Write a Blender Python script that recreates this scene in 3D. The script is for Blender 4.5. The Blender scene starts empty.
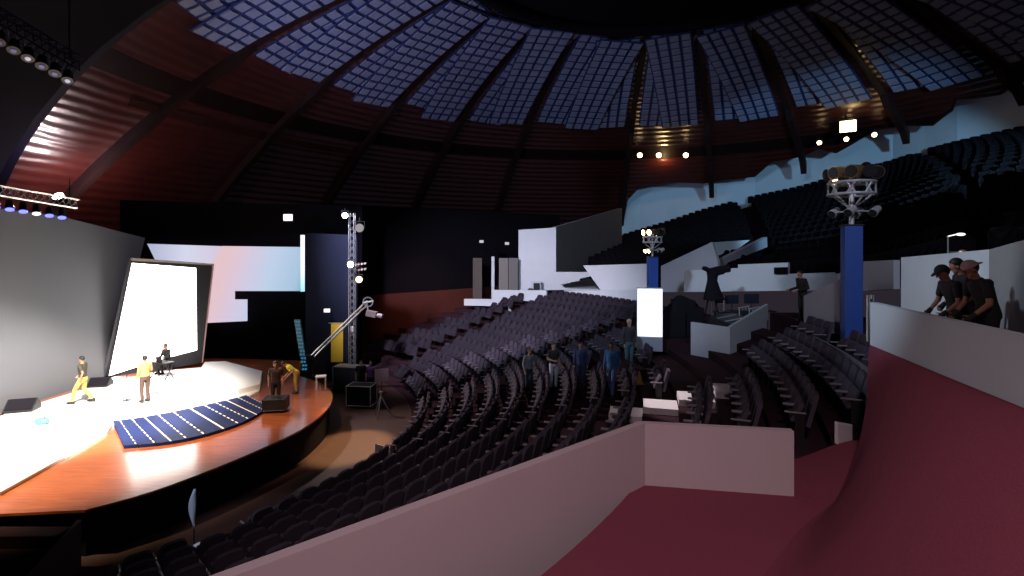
import bpy, bmesh, math, random
from mathutils import Vector, Matrix
random.seed(7)
PI = math.pi
F, HOR, EYE = 520.0, 250.0, 6.9
S = bpy.context.scene
COL = S.collection

# ------------------------------------------------------------------ helpers
def P(u, v, d):
    return Vector(((u - 512) / F * d, d, EYE + (HOR - v) / F * d))
def onz(u, v, z):
    return P(u, v, F * (EYE - z) / (v - HOR))
def R(a): return math.radians(a)

def link(name, me, mat=None, parent=None, loc=None):
    o = bpy.data.objects.new(name, me)
    COL.objects.link(o)
    if mat is not None:
        for m in (mat if isinstance(mat, (list, tuple)) else [mat]):
            me.materials.append(m)
    if parent is not None: o.parent = parent
    if loc is not None: o.location = loc
    return o
def obj(name, bm, mat, parent=None, smooth=False, loc=None):
    me = bpy.data.meshes.new(name)
    bmesh.ops.recalc_face_normals(bm, faces=bm.faces)
    bm.to_mesh(me); bm.free()
    if smooth:
        for p in me.polygons: p.use_smooth = True
    return link(name, me, mat, parent, loc)
def tag(o, label, cat, group=None, kind=None):
    o['label'] = label; o['category'] = cat
    if group: o['group'] = group
    if kind: o['kind'] = kind
    return o
def struct(o):
    o['kind'] = 'structure'; return o
def thing(name, label, cat, loc=(0, 0, 0), rz=0, group=None):
    o = bpy.data.objects.new(name, None); COL.objects.link(o)
    o.empty_display_size = .1
    o.location = loc; o.rotation_euler = (0, 0, rz)
    return tag(o, label, cat, group)
def copy_tree(o, parent=None):
    c = o.copy(); COL.objects.link(c)
    if parent is not None: c.parent = parent
    for ch in o.children: copy_tree(ch, c)
    return c

def box(bm, c, s, rot=None, bevel=0.0, seg=2):
    M = Matrix.Translation(Vector(c))
    if rot is not None: M = M @ rot.to_4x4()
    M = M @ Matrix.Diagonal((s[0], s[1], s[2], 1))
    g = bmesh.ops.create_cube(bm, size=1, matrix=M)
    if bevel > 0:
        es = list({e for v in g['verts'] for e in v.link_edges})
        bmesh.ops.bevel(bm, geom=es, offset=bevel, segments=seg, affect='EDGES', profile=.6)
def frame_of(d):
    d = d.normalized()
    a = Vector((0, 0, 1)) if abs(d.z) < .95 else Vector((1, 0, 0))
    x = d.cross(a).normalized(); y = d.cross(x).normalized()
    return x, y
def tube(bm, p0, p1, r0, r1=None, n=10, caps=True):
    p0, p1 = Vector(p0), Vector(p1); r1 = r0 if r1 is None else r1
    x, y = frame_of(p1 - p0)
    A = [bm.verts.new(p0 + (x * math.cos(2 * PI * i / n) + y * math.sin(2 * PI * i / n)) * r0) for i in range(n)]
    B = [bm.verts.new(p1 + (x * math.cos(2 * PI * i / n) + y * math.sin(2 * PI * i / n)) * r1) for i in range(n)]
    for i in range(n):
        bm.faces.new((A[i], A[(i + 1) % n], B[(i + 1) % n], B[i]))
    if caps: bm.faces.new(A[::-1]); bm.faces.new(B)
def capsule(bm, p0, p1, r0, r1=None, n=10):
    p0, p1 = Vector(p0), Vector(p1); r1 = r0 if r1 is None else r1
    d = (p1 - p0)
    if d.length < 1e-5: d = Vector((0, 0, 1e-4)); p1 = p0 + d
    dn = d.normalized(); x, y = frame_of(d)
    prof = []
    for k in range(1, 4):
        a = PI / 2 * k / 4; prof.append((p0 - dn * r0 * math.cos(a), r0 * math.sin(a)))
    prof.append((p0, r0)); prof.append((p1, r1))
    for k in range(3, 0, -1):
        a = PI / 2 * k / 4; prof.append((p1 + dn * r1 * math.cos(a), r1 * math.sin(a)))
    rings = [[bm.verts.new(c + (x * math.cos(2 * PI * i / n) + y * math.sin(2 * PI * i / n)) * r) for i in range(n)] for c, r in prof]
    for A, B in zip(rings, rings[1:]):
        for i in range(n): bm.faces.new((A[i], A[(i + 1) % n], B[(i + 1) % n], B[i]))
    a = bm.verts.new(p0 - dn * r0); b = bm.verts.new(p1 + dn * r1)
    for i in range(n):
        bm.faces.new((rings[0][(i + 1) % n], rings[0][i], a)); bm.faces.new((rings[-1][i], rings[-1][(i + 1) % n], b))
def ellipsoid(bm, c, r, rot=None, seg=14, rings=10):
    M = Matrix.Translation(Vector(c))
    if rot is not None: M = M @ rot.to_4x4()
    M = M @ Matrix.Diagonal((r[0], r[1], r[2], 1))
    bmesh.ops.create_uvsphere(bm, u_segments=seg, v_segments=rings, radius=1, matrix=M)
def torus(bm, c, Rr, r, axis=Vector((0, 0, 1)), n=24, m=8):
    x, y = frame_of(axis); z = axis.normalized(); c = Vector(c)
    V = []
    for i in range(n):
        a = 2 * PI * i / n; dr = x * math.cos(a) + y * math.sin(a)
        V.append([bm.verts.new(c + dr * (Rr + r * math.cos(2 * PI * j / m)) + z * r * math.sin(2 * PI * j / m)) for j in range(m)])
    for i in range(n):
        for j in range(m):
            bm.faces.new((V[i][j], V[(i + 1) % n][j], V[(i + 1) % n][(j + 1) % m], V[i][(j + 1) % m]))
def prism(bm, pts, off):
    """closed polygon of 3D points pushed along the vector off"""
    off = Vector(off)
    A = [bm.verts.new(p) for p in pts]; B = [bm.verts.new(Vector(p) + off) for p in pts]
    n = len(A)
    bm.faces.new(A); bm.faces.new(B[::-1])
    for i in range(n): bm.faces.new((A[i], B[i], B[(i + 1) % n], A[(i + 1) % n]))
def vplane(a, b):
    """vertical plane through the pixel columns a=(u,d), b=(u,d): returns f(u,v)->point and its outward (away from camera) normal"""
    A = Vector(((a[0] - 512) / F * a[1], a[1])); B = Vector(((b[0] - 512) / F * b[1], b[1]))
    t = (B - A).normalized(); n = Vector((-t.y, t.x))
    if n.dot(A) < 0: n = -n
    c = n.dot(A)
    def f(u, v):
        d = c / (n.x * (u - 512) / F + n.y)
        return P(u, v, d)
    return f, Vector((n.x, n.y, 0))
def slab(name, px, a, b, th, mat, parent=None, bevel=0):
    f, n = vplane(a, b)
    bm = bmesh.new(); prism(bm, [f(u, v) for u, v in px], n * th)
    return obj(name, bm, mat, parent)
def wall(name, px, a, b, th, mat):
    return struct(slab(name, px, a, b, th, mat))

# ------------------------------------------------------------------ materials
MATS = {}
def mat(name, col, rough=.6, metal=0, emit=None, estr=0, noise=0, scale=8, bump=0, spec=None):
    m = bpy.data.materials.new(name); m.use_nodes = True
    nt = m.node_tree; b = nt.nodes['Principled BSDF']
    b.inputs['Base Color'].default_value = (*col, 1); b.inputs['Roughness'].default_value = rough
    b.inputs['Metallic'].default_value = metal
    if spec is not None: b.inputs['Specular IOR Level'].default_value = spec
    if emit:
        b.inputs['Emission Color'].default_value = (*emit, 1); b.inputs['Emission Strength'].default_value = estr
    if noise or bump:
        tc = nt.nodes.new('ShaderNodeTexCoord'); nz = nt.nodes.new('ShaderNodeTexNoise')
        nz.inputs['Scale'].default_value = scale; nz.inputs['Detail'].default_value = 5
        nt.links.new(tc.outputs['Object'], nz.inputs['Vector'])
        if noise:
            rp = nt.nodes.new('ShaderNodeMapRange'); rp.inputs[3].default_value = 1 - noise; rp.inputs[4].default_value = 1 + noise
            mx = nt.nodes.new('ShaderNodeMix'); mx.data_type = 'RGBA'; mx.blend_type = 'MULTIPLY'; mx.inputs[0].default_value = 1
            mx.inputs[6].default_value = (*col, 1)
            nt.links.new(nz.outputs['Fac'], rp.inputs[0]); nt.links.new(rp.outputs[0], mx.inputs[7])
            nt.links.new(mx.outputs[2], b.inputs['Base Color'])
        if bump:
            bp = nt.nodes.new('ShaderNodeBump'); bp.inputs['Strength'].default_value = bump; bp.inputs['Distance'].default_value = .02
            nt.links.new(nz.outputs['Fac'], bp.inputs['Height']); nt.links.new(bp.outputs[0], b.inputs['Normal'])
    MATS[name] = m
    return m
def ramp_screen(name, stops, strength, axis='X', tilt=0.0):
    """lit display: a colour ramp along a generated axis"""
    m = bpy.data.materials.new(name); m.use_nodes = True
    nt = m.node_tree; b = nt.nodes['Principled BSDF']; b.inputs['Base Color'].default_value = (.02, .02, .02, 1)
    tc = nt.nodes.new('ShaderNodeTexCoord'); mp = nt.nodes.new('ShaderNodeMapping')
    sx = nt.nodes.new('ShaderNodeSeparateXYZ'); cr = nt.nodes.new('ShaderNodeValToRGB')
    ad = nt.nodes.new('ShaderNodeMath'); ad.operation = 'MULTIPLY_ADD'; ad.inputs[1].default_value = tilt
    nt.links.new(tc.outputs['Generated'], sx.inputs[0])
    nt.links.new(sx.outputs['Z'], ad.inputs[0]); nt.links.new(sx.outputs[axis], ad.inputs[2])
    nt.links.new(ad.outputs[0], cr.inputs[0])
    el = cr.color_ramp.elements
    while len(el) < len(stops): el.new(.5)
    for e, (p, c) in zip(el, stops): e.position = p; e.color = (*c, 1)
    nt.links.new(cr.outputs[0], b.inputs['Emission Color']); b.inputs['Emission Strength'].default_value = strength
    return m

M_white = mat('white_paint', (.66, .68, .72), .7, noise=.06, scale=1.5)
M_whiteb = mat('pale_plaster', (.55, .66, .74), .75, noise=.05, scale=.6)
M_grey = mat('grey_plaster', (.26, .25, .27), .8, noise=.06, scale=1.2)
M_pinkwall = mat('mauve_grey_paint', (.46, .365, .39), .7, noise=.05, scale=1.3)
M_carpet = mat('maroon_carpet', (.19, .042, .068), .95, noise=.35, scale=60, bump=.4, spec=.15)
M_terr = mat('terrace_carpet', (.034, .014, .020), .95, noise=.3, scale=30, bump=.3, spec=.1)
M_pit = mat('pit_floor', (.055, .024, .019), .6, noise=.3, scale=3)
M_black = mat('black_paint', (.005, .004, .006), .9, spec=.08)
M_blackm = mat('black_metal', (.02, .02, .022), .45, .4)
M_darkcloth = mat('dark_cloth', (.011, .009, .013), .9, spec=.1)
M_steel = mat('brushed_steel', (.55, .56, .58), .35, .9)
M_alu = mat('pale_metal', (.62, .63, .66), .4, .5)
M_cyc = mat('grey_cyclorama', (.15, .155, .17), .85, noise=.05, scale=.5)
M_navy = mat('navy_panel', (.017, .021, .045), .8, noise=.2, scale=1, spec=.1)
M_brown = mat('brown_wall', (.075, .022, .017), .85, noise=.25, scale=1.2, spec=.1)
M_bluecol = mat('blue_column_paint', (.022, .075, .34), .5, noise=.06, scale=2)
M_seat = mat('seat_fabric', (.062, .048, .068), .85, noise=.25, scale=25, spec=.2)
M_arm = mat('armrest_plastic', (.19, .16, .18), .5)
M_upseat = mat('upper_seat_shaded_fabric', (.012, .009, .012), .9, noise=.2, scale=15, spec=.1)  # seat fabric darkened so the upper tier reads as unlit
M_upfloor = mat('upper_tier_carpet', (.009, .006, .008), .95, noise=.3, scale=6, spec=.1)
M_step = mat('pale_steps', (.62, .56, .58), .7, noise=.05, scale=3)
M_platform = mat('white_stage_floor', (.82, .80, .78), .35)
M_tile = mat('ceiling_tile', (.21, .225, .33), .8, noise=.10, scale=1.1)
M_tileback = mat('ceiling_panel_blue', (.012, .022, .11), .7)
M_rib = mat('dark_rib', (.022, .009, .009), .6, spec=.2)
M_led = mat('blue_floor_panel', (.007, .016, .085), .55, spec=.15)
M_white_line = mat('white_strip', (.85, .85, .88), .5)
M_chrome = mat('chrome', (.8, .8, .82), .18, 1)

def wood_stage():
    m = bpy.data.materials.new('orange_stage_wood'); m.use_nodes = True
    nt = m.node_tree; b = nt.nodes['Principled BSDF']; b.inputs['Roughness'].default_value = .30; b.inputs['Coat Weight'].default_value = 1; b.inputs['Coat Roughness'].default_value = .13
    tc = nt.nodes.new('ShaderNodeTexCoord'); mp = nt.nodes.new('ShaderNodeMapping'); mp.inputs['Scale'].default_value = (1.2, 14, 1)
    mp.inputs['Rotation'].default_value = (0, 0, R(28))
    nz = nt.nodes.new('ShaderNodeTexNoise'); nz.inputs['Scale'].default_value = 1.4; nz.inputs['Detail'].default_value = 6
    cr = nt.nodes.new('ShaderNodeValToRGB')
    cr.color_ramp.elements[0].position = .3; cr.color_ramp.elements[0].color = (.25, .055, .016, 1)
    cr.color_ramp.elements[1].position = .7; cr.color_ramp.elements[1].color = (.46, .125, .03, 1)
    nt.links.new(tc.outputs['Object'], mp.inputs[0]); nt.links.new(mp.outputs[0], nz.inputs['Vector'])
    nt.links.new(nz.outputs['Fac'], cr.inputs[0]); nt.links.new(cr.outputs[0], b.inputs['Base Color'])
    return m
M_stage = wood_stage()
def wood_dome():
    m = bpy.data.materials.new('red_brown_dome_boards'); m.use_nodes = True
    nt = m.node_tree; b = nt.nodes['Principled BSDF']; b.inputs['Roughness'].default_value = .38; b.inputs['Coat Weight'].default_value = 1; b.inputs['Coat Roughness'].default_value = .28; b.inputs['Coat IOR'].default_value = 1.9
    tc = nt.nodes.new('ShaderNodeTexCoord')
    wv = nt.nodes.new('ShaderNodeTexWave'); wv.wave_type = 'RINGS'; wv.rings_direction = 'Z'; wv.inputs['Scale'].default_value = .55
    wv.inputs['Distortion'].default_value = 1.2; wv.inputs['Detail'].default_value = 3; wv.inputs['Detail Scale'].default_value = 1.2
    nz = nt.nodes.new('ShaderNodeTexNoise'); nz.inputs['Scale'].default_value = .8; nz.inputs['Detail'].default_value = 6
    cr = nt.nodes.new('ShaderNodeValToRGB')
    cr.color_ramp.elements[0].position = .25; cr.color_ramp.elements[0].color = (.040, .0065, .0055, 1)
    cr.color_ramp.elements[1].position = .75; cr.color_ramp.elements[1].color = (.072, .0125, .0095, 1)
    ad = nt.nodes.new('ShaderNodeMath'); ad.operation = 'MULTIPLY_ADD'; ad.inputs[1].default_value = .18
    bp = nt.nodes.new('ShaderNodeBump'); bp.inputs['Strength'].default_value = .7; bp.inputs['Distance'].default_value = .06
    L = nt.links.new
    L(tc.outputs['Object'], wv.inputs['Vector']); L(tc.outputs['Object'], nz.inputs['Vector'])
    L(wv.outputs['Fac'], ad.inputs[0]); L(nz.outputs['Fac'], ad.inputs[2]); L(ad.outputs[0], cr.inputs[0])
    L(cr.outputs[0], b.inputs['Base Color']); L(wv.outputs['Fac'], bp.inputs['Height']); L(bp.outputs[0], b.inputs['Normal']); L(bp.outputs[0], b.inputs['Coat Normal'])
    return m
M_dome = wood_dome()

def lamp_mat(name, col, s): return mat(name, (.02, .02, .02), .4, emit=col, estr=s)
E_warm = lamp_mat('warm_lamp_glow', (1, .66, .30), 14)
E_white = lamp_mat('white_lamp_glow', (1, .93, .88), 14)
E_yel = lamp_mat('yellow_flood_glow', (1, .78, .30), 12)
E_blue = lamp_mat('blue_lamp_glow', (.12, .14, 1), 3)

# ------------------------------------------------------------------ bowl geometry
CX, CY, R0, DR, DZ = -16.0, 19.5, 12.0, .92, .276
def bowl(r): return max(0, DZ / DR * (r - R0))
def ring(r, th): return Vector((CX + r * math.cos(R(th)), CY + r * math.sin(R(th)), 0))
def rth(x, y): return math.hypot(x - CX, y - CY), math.degrees(math.atan2(y - CY, x - CX))

def sector_terrace(bm, k0, k1, t0, t1, thick=.0):
    n = max(2, int(abs(t1 - t0) / 2))
    for k in range(k0, k1 + 1):
        ra, rb, z = R0 + DR * k, R0 + DR * (k + 1), DZ * k
        A = [ring(ra, t0 + (t1 - t0) * i / n) for i in range(n + 1)]
        B = [ring(rb, t0 + (t1 - t0) * i / n) for i in range(n + 1)]
        for i in range(n):
            q = [A[i], B[i], B[i + 1], A[i + 1]]
            bm.faces.new([bm.verts.new((p.x, p.y, z)) for p in q])
            bm.faces.new([bm.verts.new((A[i].x, A[i].y, z - DZ)), bm.verts.new((A[i + 1].x, A[i + 1].y, z - DZ)),
                          bm.verts.new((A[i + 1].x, A[i + 1].y, z)), bm.verts.new((A[i].x, A[i].y, z))])
        for th in (t0, t1):
            a, b = ring(ra, th), ring(rb, th)
            bm.faces.new([bm.verts.new(x) for x in ((a.x, a.y, -.3), (b.x, b.y, -.3), (b.x, b.y, z), (a.x, a.y, z))])
bm = bmesh.new()
sector_terrace(bm, 0, 9, -62, -29.2); sector_terrace(bm, 0, 11, -29.2, 64); sector_terrace(bm, 12, 14, -26.2, 64)
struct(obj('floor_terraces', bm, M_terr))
# pit floor
bm = bmesh.new(); prism(bm, [Vector((x, y, -.12)) for x, y in ((-32, 4), (2, 2), (6, 30), (4, 44), (-32, 44))], (0, 0, .1199))
struct(obj('floor', bm, M_pit))
# maroon floor of the foreground landing
def fz(x, y):
    r, t = rth(x, y)
    s = min(1, max(0, (x - 4.5) / 1.2)); s = s * s * (3 - 2 * s)
    return 3.1 + max(0, bowl(r) - 3.1) * s
bm = bmesh.new()
NA, NR = 40, 40
V = [[None] * (NR + 1) for _ in range(NA + 1)]
for i in range(NA + 1):
    th = -29.2 - 42 * i / NA
    for j in range(NR + 1):
        p = ring(21.15 + 12 * j / NR, th); V[i][j] = bm.verts.new((p.x, p.y, fz(p.x, p.y)))
for i in range(NA):
    for j in range(NR): bm.faces.new((V[i][j], V[i][j + 1], V[i + 1][j + 1], V[i + 1][j]))
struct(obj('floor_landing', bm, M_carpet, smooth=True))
bm = bmesh.new(); V = []
for i in range(9):
    line = []
    for j in range(13):
        p = ring(23.04 + 2.7 * j / 12, -29.21 + 3.0 * i / 8); line.append(bm.verts.new((p.x, p.y, fz(p.x, p.y))))
    V.append(line)
for i in range(8):
    for j in range(12): bm.faces.new((V[i][j], V[i][j + 1], V[i + 1][j + 1], V[i + 1][j]))
struct(obj('floor_side_landing', bm, M_carpet, smooth=True))
# landing side wall to the terraces under it: foreground parapet
def strip_wall(name, pts, zb, zt, th, m, side=1):
    """thick wall along plan points with heights per point"""
    bm = bmesh.new(); n = len(pts); rows = []
    for i, p in enumerate(pts):
        a = Vector(pts[max(0, i - 1)]); b = Vector(pts[min(n - 1, i + 1)])
        t = (b - a).normalized(); nn = Vector((-t.y, t.x)) * side
        q = Vector(p) + nn * th
        b0 = zb[i] if isinstance(zb, (list, tuple)) else zb; t0 = zt[i] if isinstance(zt, (list, tuple)) else zt
        rows.append([bm.verts.new((p[0], p[1], b0)), bm.verts.new((p[0], p[1], t0)), bm.verts.new((q.x, q.y, t0)), bm.verts.new((q.x, q.y, b0))])
    for A, B in zip(rows, rows[1:]):
        for j in range(4): bm.faces.new((A[j], B[j], B[(j + 1) % 4], A[(j + 1) % 4]))
    bm.faces.new(rows[0]); bm.faces.new(rows[-1][::-1])
    return struct(obj(name, bm, m))
strip_wall('wall_foreground', [(-8.6, -.9), (-5.2, 2.03), (-2.35, 4.5), (2.15, 8.4), (4.35, 8.02)], 2.0, [4.1] * 5, .14, M_pinkwall)

# ------------------------------------------------------------------ stage
ZS = 1.1
edge_px = [(85, 510), (150, 492), (210, 470), (258, 450), (300, 430), (322, 414), (332, 401), (330, 390), (318, 382), (300, 376)]
edge = [onz(u, v, ZS) for u, v in edge_px]
left = [Vector((-9.6, 11.6, ZS)), Vector((-13.5, 11.2, ZS)), Vector((-18.2, 11.0, ZS))]
back = [Vector((-11, 27.3, ZS)), Vector((-15, 27.8, ZS)), Vector((-18.2, 27.8, ZS))]
def smooth_pts(pts, n=4):
    out = []
    for i in range(len(pts) - 1):
        p0 = pts[max(0, i - 1)]; p1 = pts[i]; p2 = pts[i + 1]; p3 = pts[min(len(pts) - 1, i + 2)]
        for k in range(n):
            t = k / n
            out.append(.5 * ((2 * p1) + (p2 - p0) * t + (2 * p0 - 5 * p1 + 4 * p2 - p3) * t * t + (3 * p1 - p0 - 3 * p2 + p3) * t ** 3))
    out.append(pts[-1]); return out
outline = smooth_pts(edge) + back + left[::-1]
st = thing('stage', 'low round-fronted stage with a glossy orange wooden floor', 'stage', (-12, 18, 0))
bm = bmesh.new(); prism(bm, [p - Vector((-12, 18, .06)) for p in outline], (0, 0, .06)); obj('stage_floor', bm, M_stage, st)
bm = bmesh.new()
cen = Vector((-14, 19, 0))
prism(bm, [(Vector((p.x, p.y, 0)) - cen) * .985 + cen - Vector((-12, 18, 0)) for p in outline], (0, 0, ZS - .065)); obj('fascia', bm, M_darkcloth, st)
# white floor in the middle; its left reach paints a light pool on wood
wp = [(-60, 470), (0, 492), (40, 470), (107, 432), (112, 424), (150, 418), (200, 408), (245, 398), (259, 391), (262, 378), (240, 371), (215, 366), (160, 371), (104, 383), (0, 415), (-60, 440)]
bm = bmesh.new(); prism(bm, [onz(u, v, ZS + .09) - Vector((0, 0, .088)) for u, v in wp], (0, 0, .088))
tag(obj('dance_floor', bm, M_platform), 'white glossy floor on the wooden stage, its left part a painted light pool', 'floor')
# raised white platform edge at right back
bm = bmesh.new(); prism(bm, [onz(u, v, ZS + .3) - Vector((0, 0, .209)) for u, v in [(205, 362), (225, 361), (262, 371), (260, 384), (238, 390), (190, 384)]], (0, 0, .209))
tag(obj('platform', bm, M_platform), 'low white riser at the back right of the stage', 'platform')
# blue floor panels
lo = smooth_pts([onz(u, v, ZS) for u, v in [(124, 449), (160, 446), (195, 440), (235, 428), (256, 418), (269, 409)]], 10)
hi = smooth_pts([onz(u, v, ZS) for u, v in [(112, 424), (135, 421), (165, 416), (200, 408.5), (225, 403), (247, 397.5)]], 10)
NP = 11
ords = ['first', 'second', 'third', 'fourth', 'fifth', 'sixth', 'seventh', 'eighth', 'ninth', 'tenth', 'eleventh', 'twelfth', 'thirteenth', 'fourteenth', 'fifteenth', 'sixteenth', 'seventeenth', 'eighteenth', 'nineteenth', 'twentieth', 'twenty-first', 'twenty-second', 'twenty-third', 'twenty-fourth']
def lerp_poly(pts, t):
    f = t * (len(pts) - 1); i = min(int(f), len(pts) - 2); return pts[i].lerp(pts[i + 1], f - i)
for i in range(NP):
    t0, t1 = i / NP, (i + 1) / NP - .006
    a0, a1, b0, b1 = lerp_poly(lo, t0), lerp_poly(lo, t1), lerp_poly(hi, t0), lerp_poly(hi, t1)
    if i == 0: b0 = b0.lerp(b1, .1)
    c = (a0 + a1 + b0 + b1) / 4; c.z = ZS
    t = thing('floor_panel', f'dark blue floor panel on the stage front, {ords[i]} from the left', 'floor panel', c, 0, 'blue floor panels on the stage')
    bm = bmesh.new(); prism(bm, [p - c + Vector((0, 0, .002)) for p in (a0, a1, b1, b0)], (0, 0, .098)); obj('panel', bm, M_led, t)
    e0, e1 = a1.lerp(a0, .09), b1.lerp(b0, .09)
    bm = bmesh.new()
    if i % 3 == 2:
        prism(bm, [p - c + Vector((0, 0, .1001)) for p in (e0, a1, b1, e1)], (0, 0, .01))
    else:
        m = 9
        for k in range(m):
            s0, s1 = (k + .2) / m, (k + .75) / m
            prism(bm, [p - c + Vector((0, 0, .1001)) for p in (e0.lerp(e1, s0), a1.lerp(b1, s0), a1.lerp(b1, s1), e0.lerp(e1, s1))], (0, 0, .01))
    obj('white_edge_strip', bm, M_white_line, t)
# steps at the left of the stage front
t = thing('stage_steps', 'dark wooden steps going up to the stage at the left front', 'steps', (-11.2, 10.6, 0))
M_dkwood = mat('dark_step_wood', (.022, .009, .010), .8, noise=.3, scale=4, spec=.1)
for k in range(4):
    h = ZS - .14 - .24 * k
    bm = bmesh.new(); box(bm, (-.2, .38 - .42 * k, h / 2), (3.9, .40, h), bevel=.02); obj('step', bm, M_dkwood, t)
bm = bmesh.new(); prism(bm, [Vector((1.82, .9 - .9, 0)), Vector((1.82, -1.2, 0)), Vector((1.82, -1.2, .35)), Vector((1.82, .62, 1.08)), Vector((1.82, .62, 0))], (.09, 0, 0)); obj('side_panel', bm, mat('mauve_side', (.07, .045, .06), .8), t)

# cyclorama at stage left
f, n = vplane((10, 19.1), (105, 23.9))
wall('wall_left', [(-140, 470), (-140, 200), (0, 209), (60, 216), (145, 238), (130, 300), (106, 384), (10, 412)], (10, 19.1), (105, 23.9), .2, M_cyc)
# white strip at the far left; glow stands in for light on it
t = thing('painted_lit_panel', 'narrow white panel with painted-in light at the left edge of the stage', 'screen', onz(2, 416, ZS))
c = t.location.copy()
bm = bmesh.new(); box(bm, (-.15, -.3, 1.25), (.5, .08, 2.3), bevel=.02); obj('screen', bm, mat('white_panel_painted_light', (.8, .8, .8), .5, emit=(1, .97, .92), estr=1.6), t)  # white panel, not a display; its emission paints the light on it
bm = bmesh.new(); box(bm, (-.15, -.3, .05), (.7, .4, .1), bevel=.02); obj('foot', bm, M_blackm, t)

# main leaning screen
PA, PB = (105, 23.9), (205, 26.0)
f, n = vplane(PA, PB)
base = f(150, 372)
t = thing('stage_screen', 'tall leaning white stage screen in a dark slanted frame', 'screen', Vector((base.x, base.y, ZS)))
def local_slab(name, px, a, b, th, m, root, push=0):
    f, n = vplane(a, b); bm = bmesh.new()
    pts = [f(u, v) + n * push - root.location for u, v in px]
    for q in pts: q.z = max(q.z, .002 if root.location.z < 1.2 else -9)
    prism(bm, pts, n * th); return obj(name, bm, m, root)
local_slab('frame', [(130, 258), (214, 264), (203, 362.5), (160, 370.5), (103, 381)], PA, PB, .45, mat('screen_frame', (.012, .012, .018), .5), t)
local_slab('screen', [(132, 263), (196, 268), (197, 350), (162, 359), (109, 379)], PA, PB, .03, mat('lit_white_screen', (.8, .8, .8), .5, emit=(1, .98, .96), estr=5), t, -.034)
local_slab('left_edge', [(129.4, 257.5), (132, 258), (105.5, 380.5), (102.6, 381)], PA, PB, .05, mat('screen_edge', (.06, .06, .07), .4), t, -.055)
local_slab('top_edge', [(130, 257.6), (214, 264), (214, 265.5), (131, 260.5)], PA, PB, .05, mat('warm_edge', (.5, .42, .34), .4), t, -.055)
local_slab('right_edge', [(212.3, 265), (214, 265), (203, 362.4), (201.7, 362.5)], PA, PB, .05, mat('pink_edge', (.62, .36, .36), .4), t, -.055)
# backdrop with the projected side screens
QA, QB = (140, 28.2), (305, 29.6)
wall('wall_backdrop', [(120, 200), (362, 206), (362, 395), (120, 395)], (140, 28.7), (305, 30.1), .2, M_black)
t = thing('side_screen', 'wide pale blue stepped side screen right of the white stage screen', 'screen', Vector((-12.5, 28.9, 3)))
sc1 = ramp_screen('side_screen_picture', [(0, (.78, .55, .60)), (.22, (.66, .58, .74)), (.5, (.50, .62, .80)), (.8, (.38, .55, .72)), (1, (.10, .38, .52))], 1.0, 'X', -.28)
local_slab('screen', [(222, 246), (300, 247), (300, 291), (234.5, 291), (234.5, 299.5), (247, 299.5), (247, 321), (206, 323), (210, 300), (212, 262)], QA, QB, .08, sc1, t)
local_slab('lit_edge', [(300.6, 235), (304.4, 235), (304.4, 291.5), (300.6, 291.5)], QA, QB, .12, ramp_screen('edge_picture', [(0, (.3, .7, .85)), (.4, (.85, .9, .98)), (1, (1, .95, .95))], 1.3, 'Z'), t, -.03)
t = thing('upper_screen', 'pale tapering screen just above the leaning white screen', 'screen', Vector((-17, 28.4, 6)))
local_slab('screen', [(147, 243.5), (222, 246), (211, 266), (158, 266)], QA, QB, .08, ramp_screen('upper_picture', [(0, (.42, .45, .62)), (.5, (.66, .68, .84)), (1, (.66, .58, .72))], 1.0, 'X'), t)
local_slab('border', [(146.5, 242.5), (222.4, 245), (222.4, 246.2), (146.8, 243.7)], QA, QB, .12, M_blackm, t, -.02)
# navy flat
wall('wall_navy', [(305.5, 233), (357, 235), (357, 396), (305.5, 394)], (306, 27.2), (357, 27.8), .25, M_navy)
# brown curved wall by the far seats
wall('wall_brown', [(357, 296), (560, 282), (560, 330), (357, 400)], (357, 33.4), (520, 40), .25, M_brown)
wall('wall_brown_unlit', [(357, 205), (560, 215), (560, 282), (357, 296)], (357, 33.4), (520, 40), .25, M_black)  # same wall turned black where its light fades upward
# dark outer drum
bm = bmesh.new(); N = 60
OX, OY = 7.15, 22.5
prev = None
for i in range(N + 1):
    az = -125 + 140 * i / N; x, y = OX + 37.6 * math.sin(R(az)), OY + 37.6 * math.cos(R(az))
    cur = (bm.verts.new((x, y, -2)), bm.verts.new((x, y, 9)))
    if prev: bm.faces.new((prev[0], cur[0], cur[1], prev[1]))
    prev = cur
struct(obj('wall_drum', bm, M_black))

# ------------------------------------------------------------------ dome
ZC, RS = EYE - 40.7, 56.0
def dz(rho): return ZC + math.sqrt(RS * RS - rho * rho)
def dome_pt(rho, az, off=0.0):
    return Vector((OX + rho * math.sin(R(az)), OY + rho * math.cos(R(az)), dz(rho) - off))
def dome_hit(u, v):
    dx, dzz = (u - 512) / F, (HOR - v) / F; zc = ZC - EYE
    a = dx * dx + 1 + dzz * dzz; b = -2 * (dx * OX + OY + dzz * zc); c = OX * OX + OY * OY + zc * zc - RS * RS
    d = (-b + math.sqrt(b * b - 4 * a * c)) / (2 * a); x, y = dx * d - OX, d - OY
    return d, math.hypot(x, y), math.degrees(math.atan2(x, y))
edge_line = [(622, 217), (628, 200), (639, 188), (667, 182), (704, 183.5), (714, 182), (724, 180), (755, 177), (772, 162), (805, 156), (818, 149), (836, 153.5), (875, 131), (899, 127), (911, 126), (933, 126), (943, 118), (953, 111), (957, 101), (1001, 95), (1012, 88), (1023, 82), (1060, 70), (1120, 58)]
EDGE = []
for u, v in edge_line:
    d, rho, az = dome_hit(u, v); EDGE.append((az, rho))
def edge_rho(az):
    if az <= EDGE[0][0]: return 37.2
    for (a0, r0), (a1, r1) in zip(EDGE, EDGE[1:]):
        if a0 <= az <= a1: return r0 + (r1 - r0) * (az - a0) / (a1 - a0)
    return EDGE[-1][1]
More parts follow.
